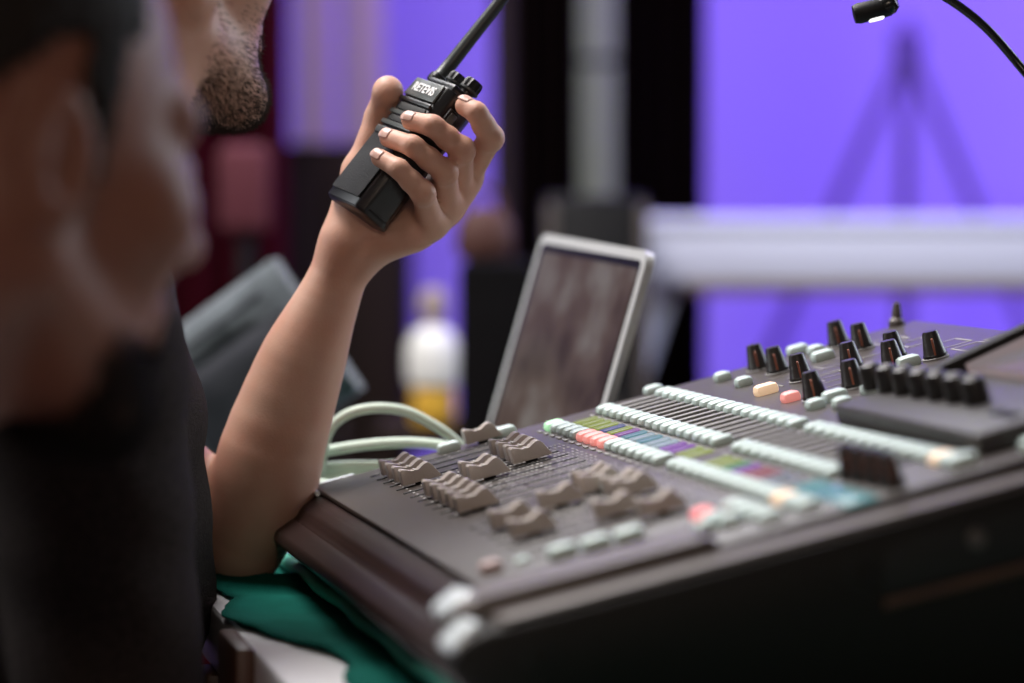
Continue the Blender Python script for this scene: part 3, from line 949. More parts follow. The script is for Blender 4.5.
plate(rrect(lw, lh, 0.012), -0.007, 0.0, lidm).build('lid', M['silver'], lp)
ins = rrect(lw - 0.016, lh - 0.016, 0.006)
plate([(x + 0.008, y + 0.008) for x, y in ins], -0.001, 0.0004, lidm).build('bezel', M['blackgloss'], lp)
plate([(x * 0.95 + 0.018, y * 0.93 + 0.016) for x, y in ins], 0.0003, 0.0008, lidm).build('screen', M['laptop_reflection'], lp)
# keyboard deck
hu = Vector((u.x, u.y, 0)).normalized()
hn = Vector((-abs(hu.y), -hu.x if hu.y > 0 else hu.x, 0)).normalized()
hn = Vector((hu.y, -hu.x, 0)); hn = hn if hn.x < 0 else -hn
DM = Matrix(((u.x, hn.x, 0, 0), (u.y, hn.y, 0, 0), (u.z, 0, 1, 0), (0, 0, 0, 1)))
plate([(0, 0.004), (lw, 0.004), (lw, 0.215), (0, 0.215)], -0.016, -0.002, DM).build('deck', M['silver'], lp)
plate([(0.02, 0.03), (lw - 0.02, 0.03), (lw - 0.02, 0.12), (0.02, 0.12)], -0.003, -0.0008, DM).build('keyboard', M['black'], lp)
plate([(lw * .36, 0.135), (lw * .64, 0.135), (lw * .64, 0.20), (lw * .36, 0.20)], -0.003, -0.0014, DM).build('trackpad', M['silver'], lp)
tag(lp, 'open silver laptop with brown reflection on its screen behind the mixing console', 'laptop')

# ================================================================== GREY BAG, CABLES
def cushion(name, m, sx, sy, sz, matx, parent=None):
    b = MB()
    r = bmesh.ops.create_cube(b.bm, size=1.0)
    bmesh.ops.subdivide_edges(b.bm, edges=b.bm.edges[:], cuts=9, use_grid_fill=True)
    for v in b.bm.verts:
        x, y, z = v.co * 2
        f = (1 - abs(x) ** 3.5) * (1 - abs(z) ** 3.5)
        e = 0.9 if abs(y) < .99 else 1
        dy = y * (0.25 + 0.75 * max(f, 0) ** 0.6)
        wob = 0.03 * math.sin(7 * x + 3 * z) + 0.025 * math.sin(11 * z - 4 * x)
        v.co = Vector((x * sx / 2, (dy + wob * abs(dy)) * sy / 2, z * sz / 2))
    o = b.build(name, m, parent)
    o.matrix_local = matx
    return o


BY = 2.75
apex = at(275, 258, BY)
bm_ = Matrix.Rotation(math.radians(-14), 4, 'Z') @ Matrix.Rotation(math.radians(-35), 4, 'Y')
BSX, BSZ = 0.215, 0.145
co = apex - (bm_ @ Vector((BSX / 2, 0, BSZ / 2)))
bg = empty('equipment_bag', (co.x, co.y, TZ + 0.004))
cl_ = Vector((0, 0, co.z - TZ - 0.004))
cushion('fabric_body', M['greyfab'], BSX, 0.09, BSZ, Matrix.Translation(cl_) @ bm_, bg)
cushion('front_pocket', M['greydark'], 0.13, 0.035, 0.09, Matrix.Translation(cl_ + (bm_ @ Vector((0.035, -0.045, -0.022)))) @ bm_, bg)
MB().tube([cl_ + (bm_ @ Vector((-0.09 + 0.18 * i / 20, -0.047, 0.045))) for i in range(21)], 0.0025, 8).build('zip_piping', M['greydark'], bg)
tag(bg, 'grey fabric equipment bag slumped at an angle behind the forearm', 'bag')

CY = 2.19
arc = catmull([at(318, 555, CY), at(318, 500, CY), at(322, 458, CY), at(330, 430, CY), at(348, 414, CY), at(375, 408, CY), at(405, 411, CY), at(432, 424, CY), at(452, 438, CY), at(470, 458, CY), at(484, 500, CY), at(490, 556, CY)], 8)
cb1 = MB().tube(arc, 0.0038, 12).build('signal_cable', M['cable'])
tag(cb1, 'pale green cable arching up behind the mixing console', 'cable')
pts = []
c0 = at(390, 500, 2.185)
for i in range(150):
    t = i / 149
    a = 2 * PI * 5 * t
    rr = 0.055 + 0.006 * math.sin(9 * t * 6.28)
    pts.append(Vector((c0.x + 1.25 * rr * math.cos(a) - 0.01 + 0.035 * (t - .5), c0.y + 0.42 * rr * math.sin(a), c0.z + 0.014 * math.sin(a + 0.5) + 0.018 * math.sin(a * 0.37) + 0.016 * t)))
cb2 = MB().tube(catmull(pts, 2), 0.0040, 10).build('cable_coil', M['cable'])
tag(cb2, 'loose coil of pale green cable behind the console edge', 'cable')
# a low black stage box under the coil
sbx = empty('stage_box', (c0.x, c0.y, TZ + 0.0045))
bh = c0.z - 0.040 - TZ - 0.0045
MB().box((0, 0, bh / 2), (0.15, 0.06, bh), 0.004).build('body', M['black'], sbx)
for i in range(5):
    MB().lathe([(0.0, 0), (0.009, 0), (0.009, 0.004), (0.006, 0.005), (0, 0.005)], 16, Matrix.Rotation(PI / 2, 4, 'X')).build('socket', M['rail'], sbx, loc=(-0.056 + 0.028 * i, -0.0305, bh / 2))
tag(sbx, 'small black connector box under the pale cable coil', 'box')

# ================================================================== HEADS
HS = 0.90
def head_sdf(Q, ear_side=True):
    """Q in head space: +x forward, +y left, +z up"""
    d = ell(Q, (-0.012, 0, 0.042), (0.098, 0.076, 0.095))
    d = su(d, ell(Q, (0.034, 0, -0.028), (0.066, 0.060, 0.088)), 0.03)
    for s in (-1, 1):
        d = su(d, cone(Q, (-0.002, s * 0.056, -0.050), (0.062, s * 0.026, -0.098), 0.019, 0.019), 0.02)
        d = su(d, ball(Q, (0.062, s * 0.044, -0.014), 0.024), 0.025)
        d = su(d, cone(Q, (0.086, s * 0.012, 0.034), (0.072, s * 0.046, 0.034), 0.011, 0.010), 0.016)
        d = su(d, cone(Q, (-0.03, s * 0.045, -0.03), (-0.06, s * 0.04, -0.13), 0.030, 0.032), 0.03)
    d = su(d, cone(Q, (0.074, -0.012, -0.104), (0.074, 0.012, -0.104), 0.021, 0.021), 0.016)
    for s in (-1, 1):
        d = ss(d, ball(Q, (0.102, s * 0.033, 0.010), 0.019), 0.014)
        d = su(d, ell(Q, (0.080, s * 0.032, 0.010), (0.0125, 0.0145, 0.0115)), 0.003)
    d = su(d, cone(Q, (0.092, 0, 0.022), (0.116, 0, -0.020), 0.0085, 0.0125), 0.012)
    for s in (-1, 1):
        d = su(d, ball(Q, (0.104, s * 0.0125, -0.026), 0.0090), 0.008)
    d = su(d, cone(Q, (0.093, -0.018, -0.055), (0.093, 0.018, -0.055), 0.0075, 0.0075), 0.009)
    d = su(d, cone(Q, (0.099, -0.006, -0.053), (0.099, 0.006, -0.053), 0.0062, 0.0062), 0.006)
    d = su(d, cone(Q, (0.094, -0.014, -0.068), (0.094, 0.014, -0.068), 0.0078, 0.0078), 0.007)
    d = ss(d, cone(Q, (0.104, -0.022, -0.0610), (0.104, 0.022, -0.0610), 0.0028, 0.0028), 0.003)
    for s in (-1, 1):
        c, t = math.cos(0.25), math.sin(0.25)
        e = ell(Q, (-0.014, s * 0.080, -0.004), (0.021, 0.0075, 0.034))
        e = ss(e, ell(Q, (-0.010, s * 0.0885, 0.004), (0.012, 0.007, 0.020)), 0.004)
        e = ss(e, ell(Q, (-0.009, s * 0.086, -0.010), (0.009, 0.008, 0.010)), 0.004)
        d = su(d, e, 0.007)
    return d


def head_frame(yaw, pitch, roll=0.0):
    """rows: head axes in world; pitch > 0 looks down"""
    return Matrix.Rotation(yaw, 3, 'Z') @ Matrix.Rotation(pitch, 3, 'Y') @ Matrix.Rotation(roll, 3, 'X')


def region(V, F, mask):
    keep = mask[F].all(1)
    f = F[keep]
    used = np.unique(f)
    mp = np.full(len(V), -1); mp[used] = np.arange(len(used))
    return V[used], mp[f], used


def nz(P, s):
    P = P * s
    return (np.sin(P[:, 0] * 1.7 + 1.3 * np.sin(P[:, 1] * 1.1)) + np.sin(P[:, 1] * 2.1 + 1.1 * np.sin(P[:, 2] * 1.4)) + np.sin(P[:, 2] * 1.9 + 1.2 * np.sin(P[:, 0] * 1.3))) / 3


# ------------------------------------------------------------------ PERSON WITH THE WALKIE TALKIE
H2Y = 1.95
R2 = head_frame(math.radians(50), math.radians(-10))
Rn2 = np.array(R2)
chin_l = Vector((0.095, 0.0, -0.108)) * HS
HC2 = at(246, 102, H2Y + 0.02) - (R2 @ chin_l)
HC2n = np.array(HC2)
SH_L = np.array(at(84, 305, 2.13))
SH_R = SH_L + np.array([0.05, -0.37, -0.015])
CH = (SH_L + SH_R) / 2
neck_base = CH + np.array([-0.02, 0.0, 0.035])
neck_top = HC2n + Rn2 @ (np.array([-0.035, 0, -0.06]) * HS)
EL = np.array(at(243, 545, 2.10))
HIP = np.array([CH[0] - 0.16, CH[1] + 0.01, 0.50])


def w3(px, py, y):
    return np.array(at(px, py, y))


WR = w3(349, 246, 2.082)
MCPt = w3(361, 172, 2.089)
fing = {
    'index': ([w3(465, 106, 2.034), w3(477, 113, 2.028), w3(491, 138, 2.038), w3(466, 175, 2.07)], [0.0068, 0.0072, 0.0080, 0.0104]),
    'middle': ([w3(411, 121, 2.0295), w3(433, 126, 2.021), w3(462, 150, 2.028), w3(457, 189, 2.068)], [0.0066, 0.0073, 0.0081, 0.0106]),
    'ring': ([w3(389, 138, 2.034), w3(413, 146, 2.0185), w3(445, 172, 2.026), w3(446, 208, 2.062)], [0.0066, 0.0071, 0.0079, 0.0104]),
    'little': ([w3(380, 158, 2.0245), w3(399, 169, 2.0135), w3(423, 193, 2.018), w3(431, 224, 2.054)], [0.0062, 0.0066, 0.0075, 0.0098]),
}
thumb = ([w3(388, 90, 2.083), w3(379, 118, 2.092), w3(361, 172, 2.089), w3(356, 220, 2.084)], [0.0096, 0.0098, 0.0115, 0.0145])


def arm_sdf(P):
    # forearm
    off = np.array([0.0, 0.011, 0])
    pts = [w3(243, 547, 2.10), w3(262, 498, 2.098), w3(272, 450, 2.095), w3(299, 370, 2.09), w3(317, 325, 2.087), w3(333, 288, 2.085), WR]
    rs = [0.0255, 0.0350, 0.0362, 0.0305, 0.0235, 0.0190, 0.0170]
    d = su(rope(P, [p + off * 0.8 for p in pts], [r * 0.90 for r in rs]), rope(P, [p - off * 0.8 for p in pts], [r * 0.90 for r in rs]), 0.012)
    d = su(d, ball(P, w3(243, 560, 2.10), 0.0155), 0.02)
    d = su(d, chain(P, [w3(240, 540, 2.105), w3(182, 500, 2.115), w3(140, 462, 2.12)], [0.028, 0.034, 0.040], 0.02), 0.010)
    # tendon at the wrist
    d = su(d, cone(P, w3(338, 270, 2.066), w3(352, 236, 2.066), 0.004, 0.004), 0.012)
    # palm
    pm = None
    for k in ('index', 'middle', 'ring', 'little'):
        m = fing[k][0][3]
        st_ = WR + (m - WR) * 0.12
        c = cone(P, st_, m, 0.0155, fing[k][1][3] + 0.0015)
        pm = c if pm is None else su(pm, c, 0.012)
    pm = su(pm, chain(P, [w3(352, 236, 2.072), w3(360, 205, 2.078), MCPt], [0.017, 0.017, 0.0122], 0.01), 0.014)
    pm = su(pm, cone(P, w3(366, 238, 2.068), w3(410, 232, 2.056), 0.0155, 0.0125), 0.012)
    pm = su(pm, cone(P, w3(375, 175, 2.095), w3(440, 175, 2.088), 0.009, 0.010), 0.014)
    d = su(d, pm, 0.016)
    # thumb
    th_ = chain(P, thumb[0], thumb[1], 0.004)
    th_ = su(th_, ball(P, w3(388, 93, 2.080), 0.0104), 0.004)
    d = su(d, th_, 0.008)
    # fingers: each its own chain, kept apart from its neighbours
    allf = None
    for k in ('index', 'middle', 'ring', 'little'):
        j, r = fing[k]
        f = chain(P, j, r, 0.0035)
        f = su(f, ball(P, j[2], r[2] + 0.0004), 0.004)
        mid = (j[1] + j[2]) / 2
        f = su(f, ball(P, mid, (r[1] + r[2]) / 2 + 0.0003), 0.003)
        # knuckle creases
        for q in (1, 2):
            ax = j[q - 1] - j[q + 1] if q < 3 else j[1] - j[2]
            ax = ax / np.linalg.norm(ax)
            rel = P - j[q]
            s = rel @ ax.astype(np.float32)
            for o in (-0.0022, 0.0, 0.0022):
                f = f + 0.00035 * np.exp(-((s - o) / 0.0006) ** 2) * (np.abs(s) < 0.006)
        allf = f if allf is None else su(allf, f, 0.0012)
    d = su(d, allf, 0.0045)
    return d


SLv = [SH_L, w3(100, 372, 2.125), w3(150, 441, 2.118)]


def torso_core(P):
    d = chain(P, [neck_top, (neck_top + neck_base) / 2 + np.array([-0.004, 0, 0]), neck_base], [0.052, 0.053, 0.062], 0.03)
    d = su(d, chain(P, [SH_L, CH + np.array([-0.03, 0, 0.0]), SH_R + np.array([-0.01, 0, 0])], [0.050, 0.052, 0.048], 0.04), 0.04)
    d = su(d, chain(P, [SH_L, w3(100, 372, 2.125), w3(140, 428, 2.12)], [0.048, 0.044, 0.042], 0.02), 0.02)
    Rt = SH_R + np.array([0.02, -0.02, -0.20])
    d = su(d, chain(P, [SH_R, Rt, SH_R + np.array([0.10, -0.02, -0.29])], [0.050, 0.042, 0.037], 0.02), 0.02)
    d = su(d, chain(P, [CH + np.array([-0.01, 0.06, -0.09]), HIP + np.array([0, 0.05, 0.05])], [0.075, 0.09], 0.05), 0.06)
    d = su(d, chain(P, [CH + np.array([-0.01, -0.06, -0.09]), HIP + np.array([0, -0.05, 0.05])], [0.075, 0.09], 0.05), 0.06)
    return d


def head2(P):
    Q = ((P - HC2n.astype(np.float32)) @ Rn2.astype(np.float32)) / HS
    return head_sdf(Q) * HS


def body2(P):
    return su(head2(P), torso_core(P), 0.022)


p2 = empty('person', (HIP[0], HIP[1], 0.0))
p2.location = (HIP[0], HIP[1], 0)
po = np.array([HIP[0], HIP[1], 0.0])
tag(p2, 'bearded man in a dark charcoal shirt holding a walkie talkie at his chin', 'person')
Vb, Fb = nets(body2, (HIP[0] - 0.17, CH[1] - 0.34, 0.44), (HC2.x + 0.13, CH[1] + 0.33, HC2.z + 0.16), 0.0042)
Va, Fa = nets(arm_sdf, (-0.32, 2.0, 0.742), (0.02, 2.19, 1.11), 0.0014)
# refine the head alone on a finer grid: replace the coarse vertices' positions by projection
for _ in range(2):
    dd = body2(Vb.astype(np.float32))
    Vb = Vb - grad(body2, Vb.astype(np.float32), 0.002) * dd[:, None]
V = np.concatenate([Vb, Va]); F = np.concatenate([Fb, Fa + len(Vb)])
link_mesh('body', np_mesh('body', V - po, F, M['skin']), p2)


# stubble on the jaw
Q = (Vb - HC2n) @ Rn2 / HS
def beard_mask(Q, low=-0.155, jit=0.006):
    n_ = nz(Q, 160) * jit
    jaw = (Q[:, 2] < -0.030 + 1.1 * (np.minimum(Q[:, 0], 0.03) - 0.03) * -0.6 + n_) & (Q[:, 0] > 0.000 + n_) & (Q[:, 2] > low)
    side = (Q[:, 0] > -0.004 + n_) & (Q[:, 0] < 0.022) & (Q[:, 2] < 0.03) & (np.abs(Q[:, 1]) > 0.045) & (Q[:, 2] > low)
    return (jaw | side) & (np.abs(Q[:, 1]) < 0.085)
mk = beard_mask(Q)
cand = np.where(mk)[0]
rng = np.random.default_rng(1)
dens = np.clip((-0.045 - Q[cand, 2]) / 0.075, 0.07, 1.0)
reps = []
for rep in range(9):
    reps.append(cand[rng.random(len(cand)) < dens * 0.95])
sel = np.concatenate(reps)
N = grad(body2, Vb[sel].astype(np.float32))
jitv = rng.normal(size=(len(sel), 3)) * 0.0036
base = Vb[sel] + jitv
base = base - grad(body2, base.astype(np.float32)) * body2(base.astype(np.float32))[:, None]
fw_ = Rn2 @ np.array([0.35, 0, -0.75])
strands('beard', base - po, N, 0.0052, 0.00028, M['stubble'], p2, droop=fw_, spread=0.28)

# short dark hair
mkh = (Q[:, 2] > 0.045 - 0.75 * np.clip(-Q[:, 0] - 0.01, 0, 0.12) + 0.25 * np.clip(Q[:, 0], 0, .1) + nz(Q, 140) * 0.003) & ((Q[:, 0] < 0.062 + nz(Q, 100) * .004)) & (Q[:, 2] > -0.06)
def cap_mesh(name, V, F, mask, fun, off, m, parent, po, amp=0.0015, fr=350):
    v, f, used = region(V, F, mask)
    n_ = grad(fun, v.astype(np.float32))
    v = v + n_ * (off + amp * nz(v, fr))[:, None] if np.ndim(amp * nz(v, fr)) else v
    o = link_mesh(name, np_mesh(name, v - po, f, m), parent)
    s = o.modifiers.new('thick', 'SOLIDIFY'); s.thickness = off * 0.9; s.offset = -1
    return o
cap_mesh('hair', Vb, Fb, mkh, body2, 0.006, M['hair'], p2, po)

# nails
def nail(tip, nxt, bend, r, parent, po, scale=1.0):
    t = (tip - nxt); t = t / np.linalg.norm(t)
    pl_n = np.cross(t, bend - nxt); pl_n /= np.linalg.norm(pl_n)
    out = np.cross(pl_n, t)
    if out @ (nxt - bend) < 0 and False: out = -out
    return t, pl_n, out
def make_nail(tip, nxt, r, out, parent):
    t = (tip - nxt); t = t / np.linalg.norm(t)
    out = out - t * (out @ t); out /= np.linalg.norm(out)
    s = np.cross(t, out)
    b = MB()
    n1, n2 = 8, 8
    gv = []
    for i in range(n1 + 1):
        a = -0.68 + 1.36 * i / n1
        row = []
        for j in range(n2 + 1):
            q = j / n2
            taper = 1 - 0.25 * (2 * q - 1) ** 4
            ang = a * taper
            L_ = -0.0045 + 0.0105 * q
            rr = r + 0.00015 - 0.9 * max(0, L_ - 0.002) ** 2 / 0.02 * 3
            p = tip + t * L_ + (out * math.cos(ang) + s * math.sin(ang)) * rr
            row.append(b.bm.verts.new(Vector(p - po)))
        gv.append(row)
    for i in range(n1):
        for j in range(n2):
            b.bm.faces.new((gv[i][j], gv[i + 1][j], gv[i + 1][j + 1], gv[i][j + 1]))
    o = b.build('fingernail', M['nail'], parent)
    sm_ = o.modifiers.new('thick', 'SOLIDIFY'); sm_.thickness = 0.0005; sm_.offset = 0
    return o
for k, outv in (('index', (0.3, -0.5, 0.75)), ('middle', (-0.35, -0.70, 0.62)), ('ring', (-0.35, -0.72, 0.60)), ('little', (-0.35, -0.75, 0.55))):
    j, r = fing[k]
    make_nail(j[0], j[1], r[0], np.array(outv), p2)

# shirt: torso, sleeves, collar
def shirt_sdf(P):
    d = chain(P, [SH_L, CH + np.array([-0.025, 0, 0.005]), SH_R + np.array([-0.01, 0, 0])], [0.060, 0.064, 0.058], 0.04)
    d = su(d, chain(P, SLv, [0.058, 0.052, 0.050], 0.02), 0.03)
    Rt = SH_R + np.array([0.02, -0.02, -0.20])
    d = su(d, chain(P, [SH_R, Rt], [0.060, 0.055], 0.02), 0.03)
    front = [CH + np.array([-0.015, 0.0, -0.06]), w3(40, 470, CH[1]), w3(44, 600, CH[1]), HIP + np.array([0.05, 0, 0.10])]
    for s in (-1, 1):
        o = np.array([0.0, s * 0.07, 0])
        d = su(d, chain(P, [p + o for p in front], [0.062, 0.085, 0.095, 0.095], 0.04), 0.05)
        d = su(d, chain(P, [CH + np.array([-0.03, s * 0.06, -0.07]), HIP + np.array([-0.01, s * 0.05, 0.04])], [0.085, 0.10], 0.04), 0.06)
    d = su(d, cone(P, neck_base + np.array([0, 0, -0.02]), neck_base + np.array([0.008, 0, 0.022]), 0.074, 0.066), 0.02)
    # wrinkles
    d = d + 0.0022 * np.sin(P[:, 2] * 95 + 40 * P[:, 0] + 2 * np.sin(P[:, 1] * 30)) * np.exp(-((P[:, 2] - 0.86) / 0.10) ** 2) * 0.7
    # open neck
    ax = (neck_top - neck_base); ax = ax / np.linalg.norm(ax)
    top = (P - (neck_base + ax * 0.018).astype(np.float32)) @ ax.astype(np.float32)
    near = cone(P, neck_base - ax * 0.03, neck_top + ax * 0.05, 0.085, 0.085)
    d = np.maximum(d, -np.maximum(-top, near))
    # sleeve end
    sx = (SLv[2] - SLv[1]); sx = sx / np.linalg.norm(sx)
    cut = (P - SLv[2].astype(np.float32)) @ sx.astype(np.float32)
    d = np.maximum(d, np.where(ball(P, SLv[2], 0.075) < 0, cut, -1))
    return d


Vs, Fs = nets(shirt_sdf, (HIP[0] - 0.2, CH[1] - 0.36, 0.42), (-0.13, CH[1] + 0.33, CH[2] + 0.16), 0.0045)
sh = link_mesh('shirt', np_mesh('shirt', Vs - po, Fs, M['shirt']), p2)
# trousers and shoes under the desk
def trousers(P):
    d = None
    for s in (-1, 1):
        o = np.array([0, s * 0.09, 0])
        h = HIP + o
        kn = h + np.array([0.40, 0.02 * s, -0.02]); an = kn + np.array([0.02, 0, -0.40])
        c = chain(P, [h, kn, an], [0.095, 0.068, 0.052], 0.03)
        d = c if d is None else su(d, c, 0.05)
    return d
Vt, Ft = nets(trousers, (HIP[0] - 0.14, HIP[1] - 0.24, 0.0), (HIP[0] + 0.56, HIP[1] + 0.24, 0.64), 0.012)
link_mesh('trousers', np_mesh('trousers', Vt - po, Ft, M['trouser']), p2)
for s in (-1, 1):
    MB().lathe([(0, 0), (0.045, 0.0), (0.05, 0.012), (0.046, 0.04), (0.03, 0.06), (0, 0.065)], 20, Matrix.Translation((0.47, s * 0.11, 0)) @ Matrix.Diagonal((2.5, 1, 1, 1))).build('shoe', M['black'], p2)


def stool(loc, h, label):
    t = empty('stool', loc)
    MB().lathe([(0, h - 0.05), (0.16, h - 0.05), (0.175, h - 0.035), (0.175, h - 0.012), (0.16, h), (0, h)], 32).build('seat', M['black'], t)
    MB().tube([(0, 0, 0.06), (0, 0, h - 0.05)], 0.025).build('column', M['rail'], t)
    MB().lathe([(0, 0), (0.2, 0), (0.2, 0.012), (0.05, 0.03), (0.03, 0.06), (0, 0.06)], 32).build('base', M['black'], t)
    tag(t, label, 'stool')
    return t


stool((HIP[0] - 0.02, HIP[1], 0), HIP[2] - 0.10, 'round black stool under the man with the walkie talkie')

# ================================================================== WALKIE TALKIE
FCr = at(387, 140, 2.05)
e_ = Vector((0.463, -0.867, -0.181)).normalized()
k_ = Vector((0.607, 0.16, 0.78)); k_ = (k_ - e_ * k_.dot(e_)).normalized()
n_r = e_.cross(k_).normalized()
RM = Matrix(((e_.x, k_.x, n_r.x, FCr.x), (e_.y, k_.y, n_r.y, FCr.y), (e_.z, k_.z, n_r.z, FCr.z), (0, 0, 0, 1)))
rd = empty('walkie_talkie', (0, 0, 0))
rd.matrix_world = RM
tag(rd, 'black handheld walkie talkie with antenna gripped in the raised hand', 'walkie talkie')
bw, bh_, bd = 0.055, 0.103, 0.031
# chamfered body: prism in (x,z) extruded along y
hb = bw / 2
sec = [(-hb, -0.006), (-hb + 0.005, 0.0), (hb - 0.005, 0.0), (hb, -0.006), (hb, -bd + 0.007), (hb - 0.007, -bd), (-hb + 0.007, -bd), (-hb, -bd + 0.007)]
b = MB()
RY = Matrix(((0, 1, 0, 0), (1, 0, 0, 0), (0, 0, 1, 0), (0, 0, 0, 1)))   # prism x -> body y
b.prism(sec, -bh_ / 2, bh_ / 2, 0.0018, mx=RY)
b.build('body', M['radio'], rd)
# battery pack foot with bevel
b = MB()
b.prism([(x * 1.01, z - 0.001) for x, z in sec], -bh_ / 2 - 0.001, -bh_ / 2 + 0.006, 0.0025, mx=RY)
b.build('battery_foot', M['radio'], rd)
# lower grained panel with raised border
b = MB()
b.prism([(-hb + 0.006, -bh_ / 2 + 0.006), (hb - 0.006, -bh_ / 2 + 0.006), (hb - 0.006, -0.006), (-hb + 0.006, 0.004), ], 0.0, 0.0016, 0.0006, mx=Matrix(((0, 1, 0, 0), (0, 0, 1, 0), (1, 0, 0, 0), (0, 0, 0, 1))))
b.build('grained_panel', M['radio_tex'], rd)
XYZ = Matrix(((0, 1, 0, 0), (0, 0, 1, 0), (1, 0, 0, 0), (0, 0, 0, 1)))   # (y,z) poly -> body x,y ; prism x -> body z
def band(poly, z0, z1, m, name, bev=0.0006):
    b = MB(); b.prism(poly, z0, z1, bev, mx=XYZ); return b.build(name, m, rd)
band([(-hb + 0.005, 0.036), (hb - 0.005, 0.036), (hb - 0.006, 0.0505), (-hb + 0.007, 0.0505)], 0.0, 0.0018, M['radio_band'], 'logo_plate', 0.0008)
for (y0, y1, m_, nm) in ((0.031, 0.0345, 'radio', 'rib'), (0.0200, 0.0235, 'radio_band', 'rib'), (0.0105, 0.014, 'radio_band', 'rib'), (0.0045, 0.0085, 'radio_band', 'rib')):
    band([(-hb + 0.004, y0), (hb - 0.004, y0), (hb - 0.004, y1), (-hb + 0.004, y1)], 0.0, 0.0020, M[m_], nm, 0.0009)
for (y0, y1) in ((0.0245, 0.030), (0.0148, 0.0192)):
    band([(-hb + 0.010, y0), (hb - 0.008, y0), (hb - 0.006, (y0 + y1) / 2), (hb - 0.008, y1), (-hb + 0.010, y1), (-hb + 0.008, (y0 + y1) / 2)], 0.0, 0.0010, M['dark'], 'speaker_slot', 0.0003)
band([(-hb + 0.007, 0.0025), (-hb + 0.018, 0.0025), (-hb + 0.018, 0.0075), (-hb + 0.007, 0.0075)], 0.0015, 0.0026, M['dark'], 'microphone', 0.0003)
# side keys
MB().box((hb + 0.0005, 0.028, -0.014), (0.003, 0.026, 0.010), 0.0012).build('talk_key', M['radio'], rd)
MB().box((hb + 0.0018, 0.033, -0.014), (0.002, 0.012, 0.006), 0.0008).build('talk_key_grip', M['radio_band'], rd)
MB().box((hb - 0.0005, -0.006, -0.014), (0.003, 0.034, 0.015), 0.0012).build('accessory_cover', M['rubber'], rd)
MB().box((-hb - 0.0002, 0.01, -0.018), (0.0016, 0.05, 0.012), 0.0006).build('side_rail', M['rubber'], rd)
# top deck, knobs, antenna
Rt = Matrix.Rotation(-PI / 2, 4, 'X')
MB().box((0.004, bh_ / 2 + 0.002, -0.016), (0.040, 0.006, 0.026), 0.002).build('top_deck', M['radio'], rd)
def topk(x, z, r, h, name):
    pr = []
    b = MB()
    b.lathe([(r * 0.8, 0), (r * 0.8, 0.003), (r, 0.004), (r, h - 0.002), (r * 0.9, h), (0, h)], 24)
    for v in b.bm.verts:
        rr = math.hypot(v.co.x, v.co.y)
        if rr > r * 0.97:
            a = math.atan2(v.co.y, v.co.x)
            k = 1 + 0.07 * (1 if int(round(a / (2 * PI / 24))) % 2 else -1)
            v.co.x *= k; v.co.y *= k
    o = b.build(name, M['radio'], rd)
    o.matrix_local = Matrix.Translation((x, bh_ / 2 + 0.004, z)) @ Rt
    q = MB().lathe([(r * 0.98, 0.0), (r * 1.12, 0.0005), (r * 1.12, 0.0018), (r * 0.9, 0.0022)], 24).build('knob_collar', M['antenna'], o)
    q.location = (0, 0, 0.0035)
    return o
topk(0.003, -0.012, 0.0062, 0.0115, 'volume_knob')
topk(0.0185, -0.0165, 0.0066, 0.0125, 'channel_knob')
al_ = [(0.0062, 0.0), (0.0062, 0.006), (0.0053, 0.008), (0.0050, 0.02), (0.0046, 0.05), (0.0042, 0.11), (0.0038, 0.15), (0.0025, 0.153), (0, 0.154)]
an = MB().lathe(al_, 20).build('antenna', M['antenna'], rd)
an.matrix_local = Matrix.Translation((-0.0165, bh_ / 2 + 0.003, -0.0105)) @ Rt
MB().lathe([(0.0072, 0), (0.0075, 0.002), (0.0068, 0.006), (0.0055, 0.007)], 20).build('antenna_collar', M['radio'], an)
fcv = bpy.data.curves.new('maker_lettering', 'FONT')
fcv.body = 'RETEVIS'
fcv.size = 0.0092
fcv.extrude = 0.0002
fcv.offset = 0.00022
fcv.align_x = 'CENTER'; fcv.align_y = 'CENTER'
fcv.materials.append(M['label'])
tmp = bpy.data.objects.new('lettering_curve', fcv)
COL.objects.link(tmp)
bpy.context.view_layer.update()
lme = bpy.data.meshes.new_from_object(tmp.evaluated_get(bpy.context.evaluated_depsgraph_get()))
bpy.data.objects.remove(tmp)
lme.materials.clear(); lme.materials.append(M['label'])
link_mesh('maker_lettering', lme, rd, loc=(0.0005, 0.0432, 0.0020))

# ================================================================== SECOND PERSON, NEAREST THE CAMERA
H1Y = 1.36
R1 = head_frame(math.radians(42), math.radians(11))
Rn1 = np.array(R1)
ear_l = Vector((-0.014, -0.080, -0.004)) * HS
HS1 = 0.98
HC1 = at(55, 160, H1Y - 0.06) - (R1 @ (ear_l * (HS1 / HS)))
HC1n = np.array(HC1)


def head1(P):
    Q = ((P - HC1n.astype(np.float32)) @ Rn1.astype(np.float32)) / HS1
    return head_sdf(Q) * HS1


N1t = HC1n + Rn1 @ (np.array([-0.035, 0, -0.06]) * HS)
N1b = HC1n + np.array([-0.095, -0.045, -0.235])
S1 = [N1b + np.array([-0.02, 0.19, -0.035]), N1b + np.array([-0.01, 0, -0.02]), N1b + np.array([0.03, -0.19, -0.035])]
HIP1 = np.array([N1b[0] - 0.10, N1b[1] - 0.02, 0.50])


